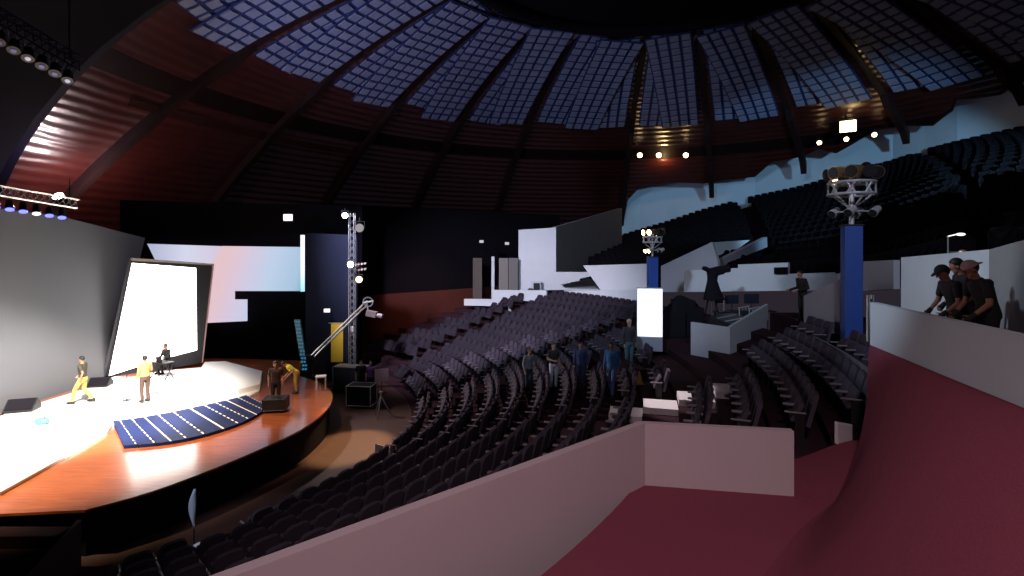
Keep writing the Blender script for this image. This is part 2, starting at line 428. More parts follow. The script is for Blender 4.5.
azs = sorted(set([-96 + i * 1.0 for i in range(216)] + [a for a, r in EDGE] + [EDGE[0][0] - .02]))
bm = bmesh.new()
O3 = Vector((OX, OY, 0))
rows = []
for az in azs:
    re = edge_rho(az)
    rr = [.5, 6, 11.3, 16, 22] + [22 + (min(25.4, re - .3) - 22) * k / 3 for k in (1, 2, 3)]
    b1 = min(26.7, re - .15); rr += [b1] + [b1 + (re - b1) * k / 6 for k in range(1, 7)]
    rows.append([bm.verts.new(dome_pt(r, az) - O3) for r in rr])
for A, B in zip(rows, rows[1:]):
    for j in range(len(A) - 1):
        fc = bm.faces.new((A[j], A[j + 1], B[j + 1], B[j]))
        fc.material_index = 1 if j < 2 else (2 if j == 7 else 0)
struct(obj('ceiling', bm, [M_dome, M_black, mat('band_shade_wood', (.012, .004, .004), .6, spec=.2)], loc=O3))  # one ring of boards darkened to paint the shading of a recess

RIBS = [-76, -60.5, -45, -30, -15, 8, 23.6, 39, 54.5, 70]
ribn = 0
for az in RIBS:
    bm = bmesh.new(); ribn += 1
    re = edge_rho(az); r1 = min(re + .55, 36.8)
    prev = None
    sd = Vector((math.cos(R(az)), -math.sin(R(az)), 0)) * .22
    n = 22
    for k in range(n + 1):
        rho = 10.8 + (r1 - 10.8) * k / n
        off = .12 if rho < 22.6 else .5
        if k == n and az > 10: off = .9
        a = dome_pt(rho, az, -.05 if rho < re else .1); b = dome_pt(rho, az, off)
        if rho > 27.6: b.z -= .2
        cur = [bm.verts.new(a - sd), bm.verts.new(a + sd), bm.verts.new(b + sd), bm.verts.new(b - sd)]
        if prev:
            for j in range(4): bm.faces.new((prev[j], cur[j], cur[(j + 1) % 4], prev[(j + 1) % 4]))
        else: bm.faces.new(cur)
        prev = cur
    bm.faces.new(prev[::-1])
    struct(obj(f'trim_{ribn}', bm, M_rib))
# oculus rim
bm = bmesh.new(); torus(bm, (OX, OY, dz(10.7) - .3), 10.6, .35, n=64); struct(obj('trim_oculus', bm, M_black, smooth=True))
# thin ledge between the board bands
bm = bmesh.new(); prev = None
for i in range(0, 90):
    az = -80 + 34 * i / 89
    a, b = dome_pt(27.55, az, .02), dome_pt(27.75, az, .28)
    cur = [bm.verts.new(a), bm.verts.new(a + Vector((0, 0, -.10))), bm.verts.new(b + Vector((0, 0, -.06))), bm.verts.new(b)]
    if prev:
        for j in range(4): bm.faces.new((prev[j], cur[j], cur[(j + 1) % 4], prev[(j + 1) % 4]))
    prev = cur
struct(obj('trim_ledge', bm, mat('ledge_wood', (.07, .022, .016), .4)))

# gridded panels
panel_no = 0
def grid_panel(az_c, side, rho0, rho1, width, ncol, off, label):
    """panel running along the radial direction az_c, spreading to one side of it"""
    dr = Vector((math.sin(R(az_c)), math.cos(R(az_c)))); pp = Vector((dr.y, -dr.x)) * side
    def pt(s, t, o):
        q = Vector((OX, OY)) + dr * s + pp * t; rr = math.hypot(q.x - OX, q.y - OY)
        return Vector((q.x, q.y, dz(rr) - o))
    c = pt((rho0 + rho1) / 2, width / 2, off)
    th = thing('ceiling_panel', label, 'ceiling panel', c, 0, 'gridded panels under the dome')
    cell = width / ncol; nr = int(round((rho1 - rho0) / cell)); ds = (rho1 - rho0) / nr
    bm = bmesh.new(); prev = None
    for k in range(nr + 1):
        s = rho0 + ds * k
        cur = [bm.verts.new(p - c) for p in (pt(s, 0, off), pt(s, width, off), pt(s, width, off - .05), pt(s, 0, off - .05))]
        if prev:
            for j in range(4): bm.faces.new((prev[j], cur[j], cur[(j + 1) % 4], prev[(j + 1) % 4]))
        else: bm.faces.new(cur)
        prev = cur
    bm.faces.new(prev[::-1]); obj('backing', bm, M_tileback, th)
    bm = bmesh.new()
    for k in range(nr):
        for j in range(ncol):
            s, t = rho0 + ds * (k + .5), cell * (j + .5)
            q = pt(s, t, off + .045); q2 = pt(s + ds * .36, t, off + .045); q3 = pt(s, t + cell * .36, off + .045)
            e1 = q2 - q; e2 = q3 - q; nn = e1.cross(e2).normalized() * .04
            A = [bm.verts.new(q + e1 * a + e2 * b - c + nn * h) for h in (-1, 1) for a, b in ((-1, -1), (1, -1), (1, 1), (-1, 1))]
            for fc in ((0, 1, 2, 3), (7, 6, 5, 4), (0, 4, 5, 1), (1, 5, 6, 2), (2, 6, 7, 3), (3, 7, 4, 0)): bm.faces.new([A[x] for x in fc])
    obj('tiles', bm, M_tile, th)
bays = list(zip([-91.5] + RIBS, RIBS + [85]))
pn = 0
for bi, (a0, a1) in enumerate(bays):
    wide = (a1 - a0) > 20
    m = .45
    da = math.degrees(m / 22)
    jit = [random.uniform(-.5, .4) for _ in range(6)]
    w = 2.95
    spec = [(a0 + da * 1.3, 1, .10), (a1 - da * 1.3, -1, .34)]
    if wide: spec.append(((a0 + a1) / 2 - 3.7, 1, .55))
    spec.sort(key=lambda s: s[0] + (4 if s[1] > 0 else -4))
    for q, (az, sd, off) in enumerate(spec):
        label = f'blue gridded ceiling panel, {ords[pn]} from the left around the dome'; pn += 1
        grid_panel(az, sd, 11.4 + jit[q], 22.2 + jit[q + 3] * .9, w, 4, off, label)

# dark proscenium arch and black fly space at upper left
def arch_az(rho): return -91 + (rho - 22) * .73
bm = bmesh.new(); prev = None
for k in range(21):
    rho = 17 + 20 * k / 20; a = dome_pt(rho, arch_az(rho), 0)
    cur = [bm.verts.new(a + Vector(q)) for q in ((-.35, -.2, .1), (.05, .15, .1), (.05, .15, -.32), (-.35, -.2, -.32))]
    if prev:
        for j in range(4): bm.faces.new((prev[j], cur[j], cur[(j + 1) % 4], prev[(j + 1) % 4]))
    else: bm.faces.new(cur)
    prev = cur
bm.faces.new(prev[::-1])
struct(obj('trim_arch', bm, mat('arch_violet', (.004, .0035, .010), .6, spec=.15)))
bm = bmesh.new(); prev = None
for k in range(11):
    rho = 13 + 24.2 * k / 10; a0_ = arch_az(rho)
    cur = [bm.verts.new(dome_pt(rho, a0_ - d_, .40)) for d_ in (.6, 6, 13, 20, 28, 36)]
    if prev:
        for j in range(5): bm.faces.new((prev[j], cur[j], cur[j + 1], prev[j + 1]))
    prev = cur
struct(obj('ceiling_fly_space', bm, M_black))

# ------------------------------------------------------------------ lamps on the dome and truss
def aim_rot(d):
    return Vector(d).to_track_quat('Z', 'Y').to_matrix()
def spot_head(label, pos, direction, r, em, group=None, name='spotlight', hang=True):
    """can, bright lens and yoke; the lens faces `direction`"""
    d = Vector(direction).normalized(); t = thing(name, label, 'lamp', pos, 0, group)
    bm = bmesh.new(); tube(bm, d * -r * 1.6, d * r * .75, r * .8, r * 1.05, 16); obj('housing', bm, M_blackm, t)
    bm = bmesh.new(); tube(bm, d * r * .752, d * r * .80, r * .95, r * .95, 16); obj('lens', bm, em, t)
    x, y = frame_of(d)
    bm = bmesh.new()
    up = Vector((0, 0, 1 if hang else -1))
    sx = d.cross(up); sx = sx.normalized() if sx.length > .01 else x
    for s in (-1, 1): tube(bm, sx * s * r * 1.12, sx * s * r * 1.12 + up * r * 1.5, r * .1, n=6)
    tube(bm, sx * -r * 1.2 + up * r * 1.5, sx * r * 1.2 + up * r * 1.5, r * .1, n=6); tube(bm, up * r * 1.5, up * r * 2.4, r * .14, n=6)
    obj('yoke', bm, M_blackm, t)
    return t
def toward_cam(p): return (Vector((0, 0, EYE)) - Vector(p)).normalized()
def dome_lamp(u, v, label, r, em, group, off=.7):
    d, rho, az = dome_hit(u, v); p = P(u, v, d - off * 1.6)
    return spot_head(label, p, toward_cam(p) + Vector((-.1, 0, -.15)), r, em, group), p
WG = 'warm lamps under the dome edge'
for u, lab in ((640, 'small warm lamp on the dome, leftmost of a row of three'), (659, 'small warm lamp on the dome, middle of a row of three'), (686, 'small warm lamp on the dome, right end of a row of three')):
    dome_lamp(u, 155, lab, .23, E_warm, WG)
for u, v, lab in ((819.5, 142.5, 'small warm lamp left below the square flood lamp'), (846.5, 139, 'small warm lamp directly below the square flood lamp'), (874.5, 134.5, 'small warm lamp right below the square flood lamp')):
    dome_lamp(u, v, lab, .17, E_warm, WG)
# square flood
d, rho, az = dome_hit(848, 126); p = P(848, 126, d - 1.2)
t = thing('flood_lamp', 'bright yellow square flood lamp under the dome at right', 'lamp', p)
q = aim_rot(toward_cam(p) + Vector((0, 0, -.2)))
bm = bmesh.new(); box(bm, (0, 0, 0), (1.15, .95, .2), q, .04); obj('housing', bm, M_blackm, t)
bm = bmesh.new(); box(bm, q @ Vector((0, 0, .115)), (1.0, .8, .03), q); obj('lens', bm, E_yel, t)
bm = bmesh.new(); tube(bm, (0, .1, 0), (0, .3, .9), .05); obj('bracket', bm, M_blackm, t)
# two small white square lights on dark wall + pair near the slatted panels
def small_sign(u, v, d, w, h, label, em, name='wall_light'):
    p = P(u, v, d); t = thing(name, label, 'light', p)
    s = d / F
    bm = bmesh.new(); box(bm, (0, .06, 0), (w * s * 1.2, .1, h * s * 1.2), bevel=.02); obj('housing', bm, M_blackm, t)
    bm = bmesh.new(); box(bm, (0, -.005, 0), (w * s, .02, h * s)); obj('lens', bm, em, t)
    bm = bmesh.new(); tube(bm, (0, .1, 0), (0, .45, .05), .03); obj('bracket', bm, M_blackm, t)
E_soft = lamp_mat('soft_white_glow', (1, .92, .88), 1.6)
E_soft2 = lamp_mat('dim_white_glow', (.8, .85, .9), .6)
small_sign(288, 217.5, 28, 9, 6.5, 'small white square light high above the side screen', E_soft)
small_sign(327, 310.5, 26.9, 6, 3.5, 'small white light low on the navy panel', E_soft)
small_sign(481.5, 241.5, 36.2, 4, 2.6, 'left small white light above the slatted panels', E_soft2)
small_sign(507, 243.5, 36.8, 4, 2.6, 'right small white light above the slatted panels', E_soft2)

def truss(bm, a, b, w, nseg, r=.03, n=5):
    a, b = Vector(a), Vector(b); x, y = frame_of(b - a)
    cs = [x * w + y * w, x * -w + y * w, x * -w - y * w, x * w - y * w]
    for c in cs: tube(bm, a + c, b + c, r, n=n)
    for k in range(nseg):
        p, q = a.lerp(b, k / nseg), a.lerp(b, (k + 1) / nseg)
        for j in range(4): tube(bm, p + cs[j], q + cs[(j + 1) % 4], r * .6, n=4)
# lighting bar over the cyclorama
t = thing('lighting_bar', 'dark lighting truss with blue lamps above the grey stage wall', 'truss', P(35, 197, 18.5))
a, b = P(-15, 188, 17.6) - t.location, P(78, 204, 19.4) - t.location
bm = bmesh.new(); truss(bm, a, b, .16, 14, .025); obj('truss', bm, M_steel, t)
for k in range(6):
    p = a.lerp(b, .12 + .14 * k) + Vector((.05, -.1, -.3))
    bm = bmesh.new(); tube(bm, p, p + Vector((.1, -.1, -.3)), .09, .13, 12); o = obj('lamp', bm, M_blackm, t)
    bm = bmesh.new(); tube(bm, p + Vector((.101, -.101, -.303)), p + Vector((.107, -.107, -.32)), .12, .12, 12); obj('lens', bm, E_blue if k != 3 else E_soft, o)
bm = bmesh.new()
for s in (.1, .9): tube(bm, a.lerp(b, s), a.lerp(b, s) + Vector((0, 0, .9)), .015, n=5)
obj('hanger', bm, M_blackm, t)
spot_head('bright upward flare lamp beside the blue lighting truss', P(60, 199, 26.5), Vector((.1, -.6, .55)), .26, E_white, hang=False)
# truss in the black corner above the stage
t = thing('lighting_bar', 'dark truss with violet lamps in the black top left corner', 'truss', P(30, 38, 14))
a, b = P(-20, 8, 13) - t.location, P(78, 66, 15) - t.location
bm = bmesh.new(); truss(bm, a, b, .2, 12, .03); obj('truss', bm, mat('violet_truss', (.015, .015, .06), .5, .4), t)
for k in range(7):
    p = a.lerp(b, .06 + .14 * k) + Vector((.05, -.1, -.35))
    bm = bmesh.new(); tube(bm, p, p + Vector((.12, -.16, -.3)), .1, .14, 12); o = obj('lamp', bm, M_blackm, t)
    bm = bmesh.new(); tube(bm, p + Vector((.121, -.161, -.303)), p + Vector((.128, -.17, -.32)), .06, .06, 12); obj('lens', bm, lamp_mat('violet_glow', (.25, .25, .9), .25) if k % 3 else lamp_mat('faint_glow', (.7, .7, 1), .6), o)
bm = bmesh.new()
for s in (.1, .9): tube(bm, a.lerp(b, s), a.lerp(b, s) + Vector((0, 0, 3)), .02, n=5)
obj('hanger', bm, M_blackm, t)

# ------------------------------------------------------------------ upper tier
front = [(560, 285, 36), (600, 277, 34), (660, 281, 30), (720, 281, 27), (790, 284, 24), (850, 286, 19.5), (900, 285, 15.8), (960, 282, 11.8), (1010, 280, 9.8), (1060, 285, 8.8), (1200, 320, 7.6)]
backl = [(600, 250), (622, 243), (640, 237), (667, 229), (705, 216), (755, 203), (800, 194), (860, 176.5), (893, 168.5), (925, 158.5), (957, 151), (1024, 137), (1060, 128), (1130, 112)]
def wall_depth(u):
    best = None
    for (u0, v0), (u1, v1) in zip(edge_line, edge_line[1:]):
        if u0 <= u <= u1:
            v = v0 + (v1 - v0) * (u - u0) / (u1 - u0); return dome_hit(u, v)[0] * 1.03, v
    v = edge_line[0][1] if u < edge_line[0][0] else edge_line[-1][1]
    return dome_hit(u, v)[0] * 1.03, v
def interp3(L, t):
    f = t * (len(L) - 1); i = min(int(f), len(L) - 2); return L[i].lerp(L[i + 1], f - i)
# depths smoothed so that the wall is a gentle curve with facets
bk = []
dsm = [57.5, 56.8, 56.2, 55, 53, 50.5, 47.5, 43.5, 41.5, 38.8, 36.2, 32.4, 30.8, 28]
BACK = [P(u, v, d) for (u, v), d in zip(backl, dsm)]
FRONT = [P(u, v, d) for u, v, d in front]
NCOL, NROW = 60, 19
bm = bmesh.new(); prev = None
colsF = [interp3(FRONT, i / NCOL) for i in range(NCOL + 1)]; colsB = [interp3(BACK, i / NCOL) for i in range(NCOL + 1)]
def bank_pt(i, s): return colsF[i].lerp(colsB[i], s)
grid = []
for i in range(NCOL + 1):
    line = []
    f0, b0 = colsF[i], colsB[i]; dzr = (b0.z - f0.z) / NROW
    for k in range(NROW):
        p, q = f0.lerp(b0, k / NROW), f0.lerp(b0, (k + 1) / NROW); z = f0.z + dzr * k
        line += [bm.verts.new((p.x, p.y, z)), bm.verts.new((q.x, q.y, z))]
    line.append(bm.verts.new(b0)); grid.append(line)
for A, B in zip(grid, grid[1:]):
    for j in range(len(A) - 1): bm.faces.new((A[j], A[j + 1], B[j + 1], B[j]))
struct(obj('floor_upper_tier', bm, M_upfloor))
# pale back wall in facets
bm = bmesh.new(); prev = None
for (u, v), d, p in zip(backl, dsm, BACK):
    dd, ve = wall_depth(min(max(u, 622), 1119))
    if u < 615: continue
    top = EYE + (HOR - ve) / F * d + 1.2
    cur = [bm.verts.new((p.x, p.y, p.z - .8)), bm.verts.new((p.x, p.y, top)), bm.verts.new((p.x * 1.008, p.y * 1.008, top)), bm.verts.new((p.x * 1.008, p.y * 1.008, p.z - .8))]
    if prev:
        for j in range(4): bm.faces.new((prev[j], cur[j], cur[(j + 1) % 4], prev[(j + 1) % 4]))
    else: bm.faces.new(cur)
    prev = cur
bm.faces.new(prev[::-1])
struct(obj('wall_upper_back', bm, M_whiteb))
# pilasters where the wall turns
trn = 0
for u0, u1, v0, v1 in ((704, 713, 183, 214), (757, 772, 160, 204), (805, 818, 150, 192)):
    pass

# white walls by the far left of the tier, angled one greyed as shaded
wall('wall_far_white', [(518.5, 230), (556, 227.5), (556, 272), (590, 272), (601, 290), (518.5, 290)], (519, 37.2), (600, 36), .3, M_white)
wall('wall_far_shaded', [(556, 227), (622, 208), (622, 262), (590, 273), (556, 273)], (556, 36.8), (622, 46), .3, M_grey)
struct(slab('trim_recess', [(531, 281), (541, 281), (541, 290), (531, 290)], (531, 36.6), (541, 36.5), .1, mat('recess_frame', (.55, .6, .7), .6)))
struct(slab('door_1', [(533.5, 283), (539.5, 283), (539.5, 290), (533.5, 290)], (531, 36.5), (541, 36.4), .05, M_blackm))
# low parapets closing the lower bowl
wall('wall_low_left', [(464, 299), (511, 299.5), (511, 316), (508.5, 316), (508.5, 306.5), (464, 305.5)], (464, 36.3), (511, 34.8), .2, M_white)
wall('wall_low_mid', [(493, 290), (546.5, 290.5), (546.5, 302), (493, 299.5)], (493, 36.4), (546, 34.2), .2, M_white)
wall('wall_low_right', [(564, 290.5), (640, 290), (640, 304), (564, 301.5)], (564, 33.8), (640, 28), .2, M_white)
wall('wall_stair_front', [(583, 265.5), (655, 263.5), (655, 292), (602, 292)], (583, 33.6), (655, 28.6), .2, M_white)
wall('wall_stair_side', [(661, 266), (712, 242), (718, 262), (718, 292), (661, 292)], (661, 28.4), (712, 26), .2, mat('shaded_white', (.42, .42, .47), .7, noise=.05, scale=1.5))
wall('wall_vomitory_back', [(712, 242.5), (750, 240), (734, 252), (718, 262), (714, 262)], (712, 30), (750, 31), .2, M_white)
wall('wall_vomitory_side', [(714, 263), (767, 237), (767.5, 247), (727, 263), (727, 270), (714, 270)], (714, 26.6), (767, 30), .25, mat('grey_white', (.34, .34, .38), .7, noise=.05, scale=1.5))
wall('wall_booth_back', [(684, 270.5), (738, 268), (738, 264.5), (788, 262.5), (788, 274), (846, 272), (846, 290), (684, 292)], (684, 25.6), (846, 20.5), .2, M_white)
struct(slab('wall_dark_niche', [(774, 267.5), (787.5, 267), (787.5, 274), (774, 274)], (684, 25.5), (846, 20.4), .05, M_black))
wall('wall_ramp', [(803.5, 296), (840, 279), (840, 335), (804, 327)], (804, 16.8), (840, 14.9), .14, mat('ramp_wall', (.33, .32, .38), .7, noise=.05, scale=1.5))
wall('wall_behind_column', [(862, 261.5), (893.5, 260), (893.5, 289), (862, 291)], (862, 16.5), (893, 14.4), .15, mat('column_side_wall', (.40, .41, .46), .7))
wall('wall_right', [(901, 257.5), (989, 249.5), (989, 335), (901, 320)], (901, 12.2), (989, 8.1), .2, M_white)
wall('wall_right_near', [(989, 249.5), (1024, 240), (1100, 222), (1100, 420), (989, 340)], (989, 8.1), (1024, 6.95), .2, mat('shaded_wall_grey', (.30, .28, .28), .75, noise=.05, scale=1.5))  # wall past the corner coloured grey to carry its shadow

# raised gangway, its plinth and white parapet
GZ = 5.32
bm = bmesh.new()
prism(bm, [Vector((x, y, GZ - .15)) for x, y in ((4.2, 1.5), (5.12, 5.2), (5.97, 8.67), (7.4, 10.2), (8.4, 11.2), (9.4, 12.2), (9.6, 13), (8.3, 9.8), (7.1, 7.6), (6.75, 6.9), (6.2, 1.5))], (0, 0, .15))
struct(obj('floor_gangway', bm, M_carpet))
# far gangway behind the outer seat row
bm = bmesh.new()
ptsA = [ring(25.9, t) for t in range(-19, 3, 2)]; ptsB = [ring(28.6, t) for t in range(1, -20, -2)]
prism(bm, [Vector((p.x, p.y, 2.5)) for p in ptsA + ptsB], (0, 0, 2.0)); struct(obj('floor_outer_gangway', bm, M_terr))
gp = [(4.2, 1.5), (5.12, 5.2), (5.45, 6.6), (5.73, 7.7), (5.97, 8.67)]
gp = [tuple(p) for p in [Vector(a) for a in gp]]
foot = [(-1.2, .2), (.8, 3.0), (2.7, 5.9), (3.9, 7.1), (4.95, 7.95), (5.86, 8.67)]
topl = [(3.3, -1.2), (4.2, 1.5), (5.12, 5.2), (5.45, 6.6), (5.73, 7.7), (5.97, 8.67)]
bm = bmesh.new(); rows_ = []
def resample(L, n):
    out = []
    for i in range(n + 1):
        f = i / n * (len(L) - 1); k = min(int(f), len(L) - 2); a, b = Vector(L[k]), Vector(L[k + 1]); out.append(a.lerp(b, f - k))
    return out
for a, b in zip(resample(foot, 40), resample(topl, 40)):
    line = []
    for k in range(13):
        q = a.lerp(b, k / 12); e_ = (k / 12); e_ = e_ * e_ * (3 - 2 * e_) if e_ < .5 else e_ * e_ * (3 - 2 * e_)
        line.append(bm.verts.new((q.x, q.y, fz(a.x, a.y) - .01 + (GZ - .003 - fz(a.x, a.y)) * e_)))
    rows_.append(line)
for A_, B_ in zip(rows_, rows_[1:]):
    for k in range(12): bm.faces.new((A_[k], A_[k + 1], B_[k + 1], B_[k]))
struct(obj('floor_bank', bm, M_carpet, smooth=True))
strip_wall('wall_gangway_edge', [(5.97, 8.70), (7.4, 10.2), (8.4, 11.2)], 2.6, GZ - .155, .1, M_terr, side=-1)
def par_top(p):
    x, y = p
    return GZ + .70
strip_wall('wall_parapet', gp, GZ, [GZ + .72, GZ + .72, GZ + .715, GZ + .71, GZ + .71], .12, mat('parapet_white', (.50, .54, .60), .7, noise=.05, scale=1.5), side=-1)
# dark stage of steel posts at the parapet end
t = thing('barrier', 'short grey steel barrier between blue column and white parapet', 'barrier', (6.15, 8.98, GZ - .0))
bm = bmesh.new()
for x in (0, .12): tube(bm, (x, x * .6, 0), (x, x * .6, .8), .025, n=8)
obj('post', bm, M_steel, t)
bm = bmesh.new(); box(bm, (.06, .04, .38), (.10, .02, .70), Matrix.Rotation(R(30), 3, 'Z')); obj('panel', bm, M_grey, t)

# ------------------------------------------------------------------ blue columns and lighting rigs
def column(u, d, w, vt, vb, label, rz, pale=True):
    b = P(u, vb, d); h = P(u, vt, d).z - b.z
    t = thing('blue_column', label, 'column', b, rz)
    bm = bmesh.new(); box(bm, (0, 0, h / 2), (w, w, h), bevel=.02); obj('shaft', bm, M_bluecol, t)
    bm = bmesh.new(); box(bm, (0, 0, h + .02), (w * 1.12, w * 1.12, .04), bevel=.01); obj('cap', bm, M_blackm, t)
    return t, Vector((b.x, b.y, b.z + h + .04))
def par_can(name, root, p, d, r, L, em, m=M_alu):
    p, d = Vector(p), Vector(d).normalized()
    bm = bmesh.new(); tube(bm, p - d * L, p, r * .75, r, 12); o = obj(name, bm, m, root)
    bm = bmesh.new(); tube(bm, p + d * .001, p + d * .012, r * .9, r * .9, 12); obj('lens', bm, em, o)
    return o
M_brass = mat('brass_can', (.55, .36, .16), .35, .8)
def rig(top, s, label, n_lit, seed):
    rnd = random.Random(seed)
    t = thing('lighting_rig', label, 'lighting rig', top)
    bm = bmesh.new(); tube(bm, (0, 0, 0), (0, 0, 1.05 * s), .05 * s, n=8); obj('mast', bm, M_alu, t)
    bm = bmesh.new(); torus(bm, (0, 0, .62 * s), .42 * s, .028 * s); torus(bm, (0, 0, .86 * s), .42 * s, .028 * s)
    for k in range(8):
        a = 2 * PI * k / 8; c, q = math.cos(a) * .42 * s, math.sin(a) * .42 * s
        tube(bm, (c, q, .62 * s), (math.cos(a + .39) * .42 * s, math.sin(a + .39) * .42 * s, .86 * s), .018 * s, n=5)
        tube(bm, (c, q, .86 * s), (math.cos(a + .39) * .42 * s, math.sin(a + .39) * .42 * s, .62 * s), .018 * s, n=5)
        if k % 2 == 0:
            tube(bm, (0, 0, .3 * s), (c, q, .62 * s), .02 * s, n=5); tube(bm, (0, 0, .86 * s), (c, q, .86 * s), .018 * s, n=5)
    obj('ring_frame', bm, M_alu, t)
    for k in range(8):
        a = 2 * PI * k / 8 + .2; c = Vector((math.cos(a) * .44 * s, math.sin(a) * .44 * s, 1.05 * s))
        d = Vector((math.cos(a) * .8 - .9, math.sin(a) * .5 - .4, -.25))
        lit = k in n_lit
        par_can('lamp_can', t, c, d, .135 * s, .36 * s, E_warm if lit else M_blackm, M_brass if k % 3 else M_blackm)
    for k in range(4):
        a = 2 * PI * k / 4 + 2.4; c = Vector((math.cos(a) * .36 * s, math.sin(a) * .36 * s, .22 * s))
        par_can('lamp_can', t, c, Vector((-.9, -.5, -.5)), .09 * s, .24 * s, E_warm if k in (0, 1) and s < 1 else M_blackm, M_alu)
    bm = bmesh.new()
    for k in range(4):
        a = 2 * PI * k / 4 + 2.4; tube(bm, (0, 0, .28 * s), (math.cos(a) * .36 * s, math.sin(a) * .36 * s, .26 * s), .016 * s, n=5)
    obj('outrigger', bm, M_alu, t)
    return t
ct, top = column(851.5, 14.2, .43, 226, 339, 'tall blue square column standing by the white parapet', R(-17))
rig(top, 1.32, 'large metal ring of lamp cans on the near blue column', (2,), 3)
# short mast; white board at its foot glows in place of light on it
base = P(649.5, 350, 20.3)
t = thing('painted_lit_panel', 'white upright panel with painted-in light above its unlit grey foot, below far column', 'screen', base, R(-12))
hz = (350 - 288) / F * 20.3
bm = bmesh.new(); box(bm, (0, 0, .27), (.96, .5, .55), bevel=.02); obj('base', bm, mat('panel_unlit_grey', (.30, .31, .38), .6), t)  # grey foot paints the part of the board left unlit
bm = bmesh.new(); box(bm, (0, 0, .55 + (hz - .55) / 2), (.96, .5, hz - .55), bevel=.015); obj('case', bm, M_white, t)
bm = bmesh.new(); box(bm, (0, -.262, .55 + (hz - .55) / 2), (.93, .02, hz - .58)); obj('screen', bm, mat('panel_painted_light', (.8, .8, .85), .5, emit=(.93, .94, 1), estr=1.15), t)  # white board, not a display; its emission paints the light on it
ct, top = column(654.5, 20.6, .38, 257.5, 288.0, 'short blue column rising behind the bright white panel', R(2))
ct.location.z = base.z; 
for ch in ct.children: pass
# rebuild shaft so that it reaches down to the terrace
for ch in list(ct.children):
    if ch.name.startswith('shaft'):
        h0 = top.z - .04 - base.z
        bm = bmesh.new(); box(bm, (0, .0, h0 / 2), (.38, .38, h0), bevel=.02); bm.to_mesh(ch.data); bm.free()
    else: ch.location.z = (top.z - .04 - base.z) - ((288 - 257.5) / F * 20.6)
ct.location.y += .75; ct.location.x += .12; top.y += .75; top.x += .12
rig(top, .92, 'smaller lit ring of lamp cans on the far blue column', (1, 3, 4, 5), 5)

# ------------------------------------------------------------------ seats
def seat_parts():
    # faces -Y (the stage side); origin on the tread under the seat
    back = bmesh.new()
    rot = Matrix.Rotation(R(-14), 3, 'X')
    pts = []
    W, H = .235, .62
    prof = [(-W, 0), (W, 0), (W, H * .82), (W * .86, H * .95), (W * .5, H), (-W * .5, H), (-W * .86, H * .95), (-W, H * .82)]
    prism(back, [rot @ Vector((x, 0, z)) + Vector((0, .13, .36)) for x, z in prof], rot @ Vector((0, .075, 0)))
    pad = bmesh.new(); r2 = Matrix.Rotation(R(62), 3, 'X')
    box(pad, (0, .0, .58), (.45, .40, .09), r2, .025, 1)
    arms = []
    for s in (-1, 1):
        a = bmesh.new(); box(a, (s * .258, -.04, .60), (.045, .36, .035), None, .012, 1); arms.append(a)
    base = bmesh.new()
    for s in (-1, 1): box(base, (s * .258, .03, .29), (.03, .16, .58))
    box(base, (0, .1, .37), (.50, .03, .05))
    return back, pad, arms, base
def merge_mesh(bms):
    out = bmesh.new()
    for b in bms:
        me = bpy.data.meshes.new('tmp'); b.to_mesh(me); out.from_mesh(me); bpy.data.meshes.remove(me); b.free()
    return out
back, pad, arms, basep = seat_parts()
proto = thing('theatre_seat', 'x', 'seat')
obj('backrest', back, M_seat, proto); obj('seat', pad, M_seat, proto)
for a in arms: obj('armrest', a, M_arm, proto)
obj('base', basep, M_blackm, proto)
def cam_uv(p): return 512 + F * p.x / p.y, HOR + F * (EYE - p.z) / p.y
def hidden_by_front(p):
    if p.y <= .3: return True
    # wall line (2.15,8.4)->(-2.35,4.5) extended to lower left and the short return
    for (ax, ay), (bx, by) in (((2.15, 8.4), (-8.6, -.9)), ((2.15, 8.4), (4.35, 8.02))):
        ex, ey = bx - ax, by - ay
        den = p.x * ey - p.y * ex
        if abs(den) < 1e-6: continue
        t = (ax * ey - ay * ex) / den; s = (ax * p.y - ay * p.x) / den * 1.0
        # solve p*t = a + s*e
        s = ((p.x * t - ax) * ex + (p.y * t - ay) * ey) / (ex * ex + ey * ey)
        if 0 < t < 1 and 0 <= s <= 1:
            if EYE + t * (p.z + .97 - EYE) < 4.1: return True
    return False
def nth(n):
    return f'{n}{"th" if 10 <= n % 100 <= 20 else {1: "st", 2: "nd", 3: "rd"}.get(n % 10, "th")}'
seats = []
def seg_dist(p, a, b):
    a, b, q = Vector(a), Vector(b), Vector((p.x, p.y)); ab = b - a
    t = max(0, min(1, (q - a).dot(ab) / max(ab.length_squared, 1e-6))); return (q - (a + ab * t)).length
KEEP = [((5.37, 20.3), (5.37, 20.3), .95), ((9.27, 14.2), (9.27, 14.2), .62), ((3.1, 19.7), (4.5, 17.3), .62), ((5.5, 21.0), (5.5, 21.0), .7), ((-7.1, 11.7), (-6.4, 11.4), .55)]
def row(block, k, t_from, t_to, rr=None, test=None):
    r = (R0 + DR * k + .42) if rr is None else rr
    step = math.degrees(.585 / r); n = int(abs(t_to - t_from) / step); sg = 1 if t_to > t_from else -1
    cnt = 0
    for i in range(n):
        th = t_from + sg * step * (i + .5); p = ring(r, th); p.z = DZ * k
        if test and not test(p, th): continue
        if any(seg_dist(p, a, b) < m for a, b, m in KEEP): continue
        cnt += 1
        seats.append((block, k, cnt, p, th))
for k in range(0, 9): row('D', k, -16, -50)
for k in range(0, 10): row('C', k, -12.8, 12.6, test=lambda p, th: True)
for k in range(0, 13): row('B', k, 15.6, 39.6)
def left_edge(p, th): return (p.x + 8.4) * (35.2 - 31.2) - (p.y - 31.2) * (-.5 + 8.4) > 0.0
for k in range(2, 13): row('A', k, 42.6, 60, test=left_edge)
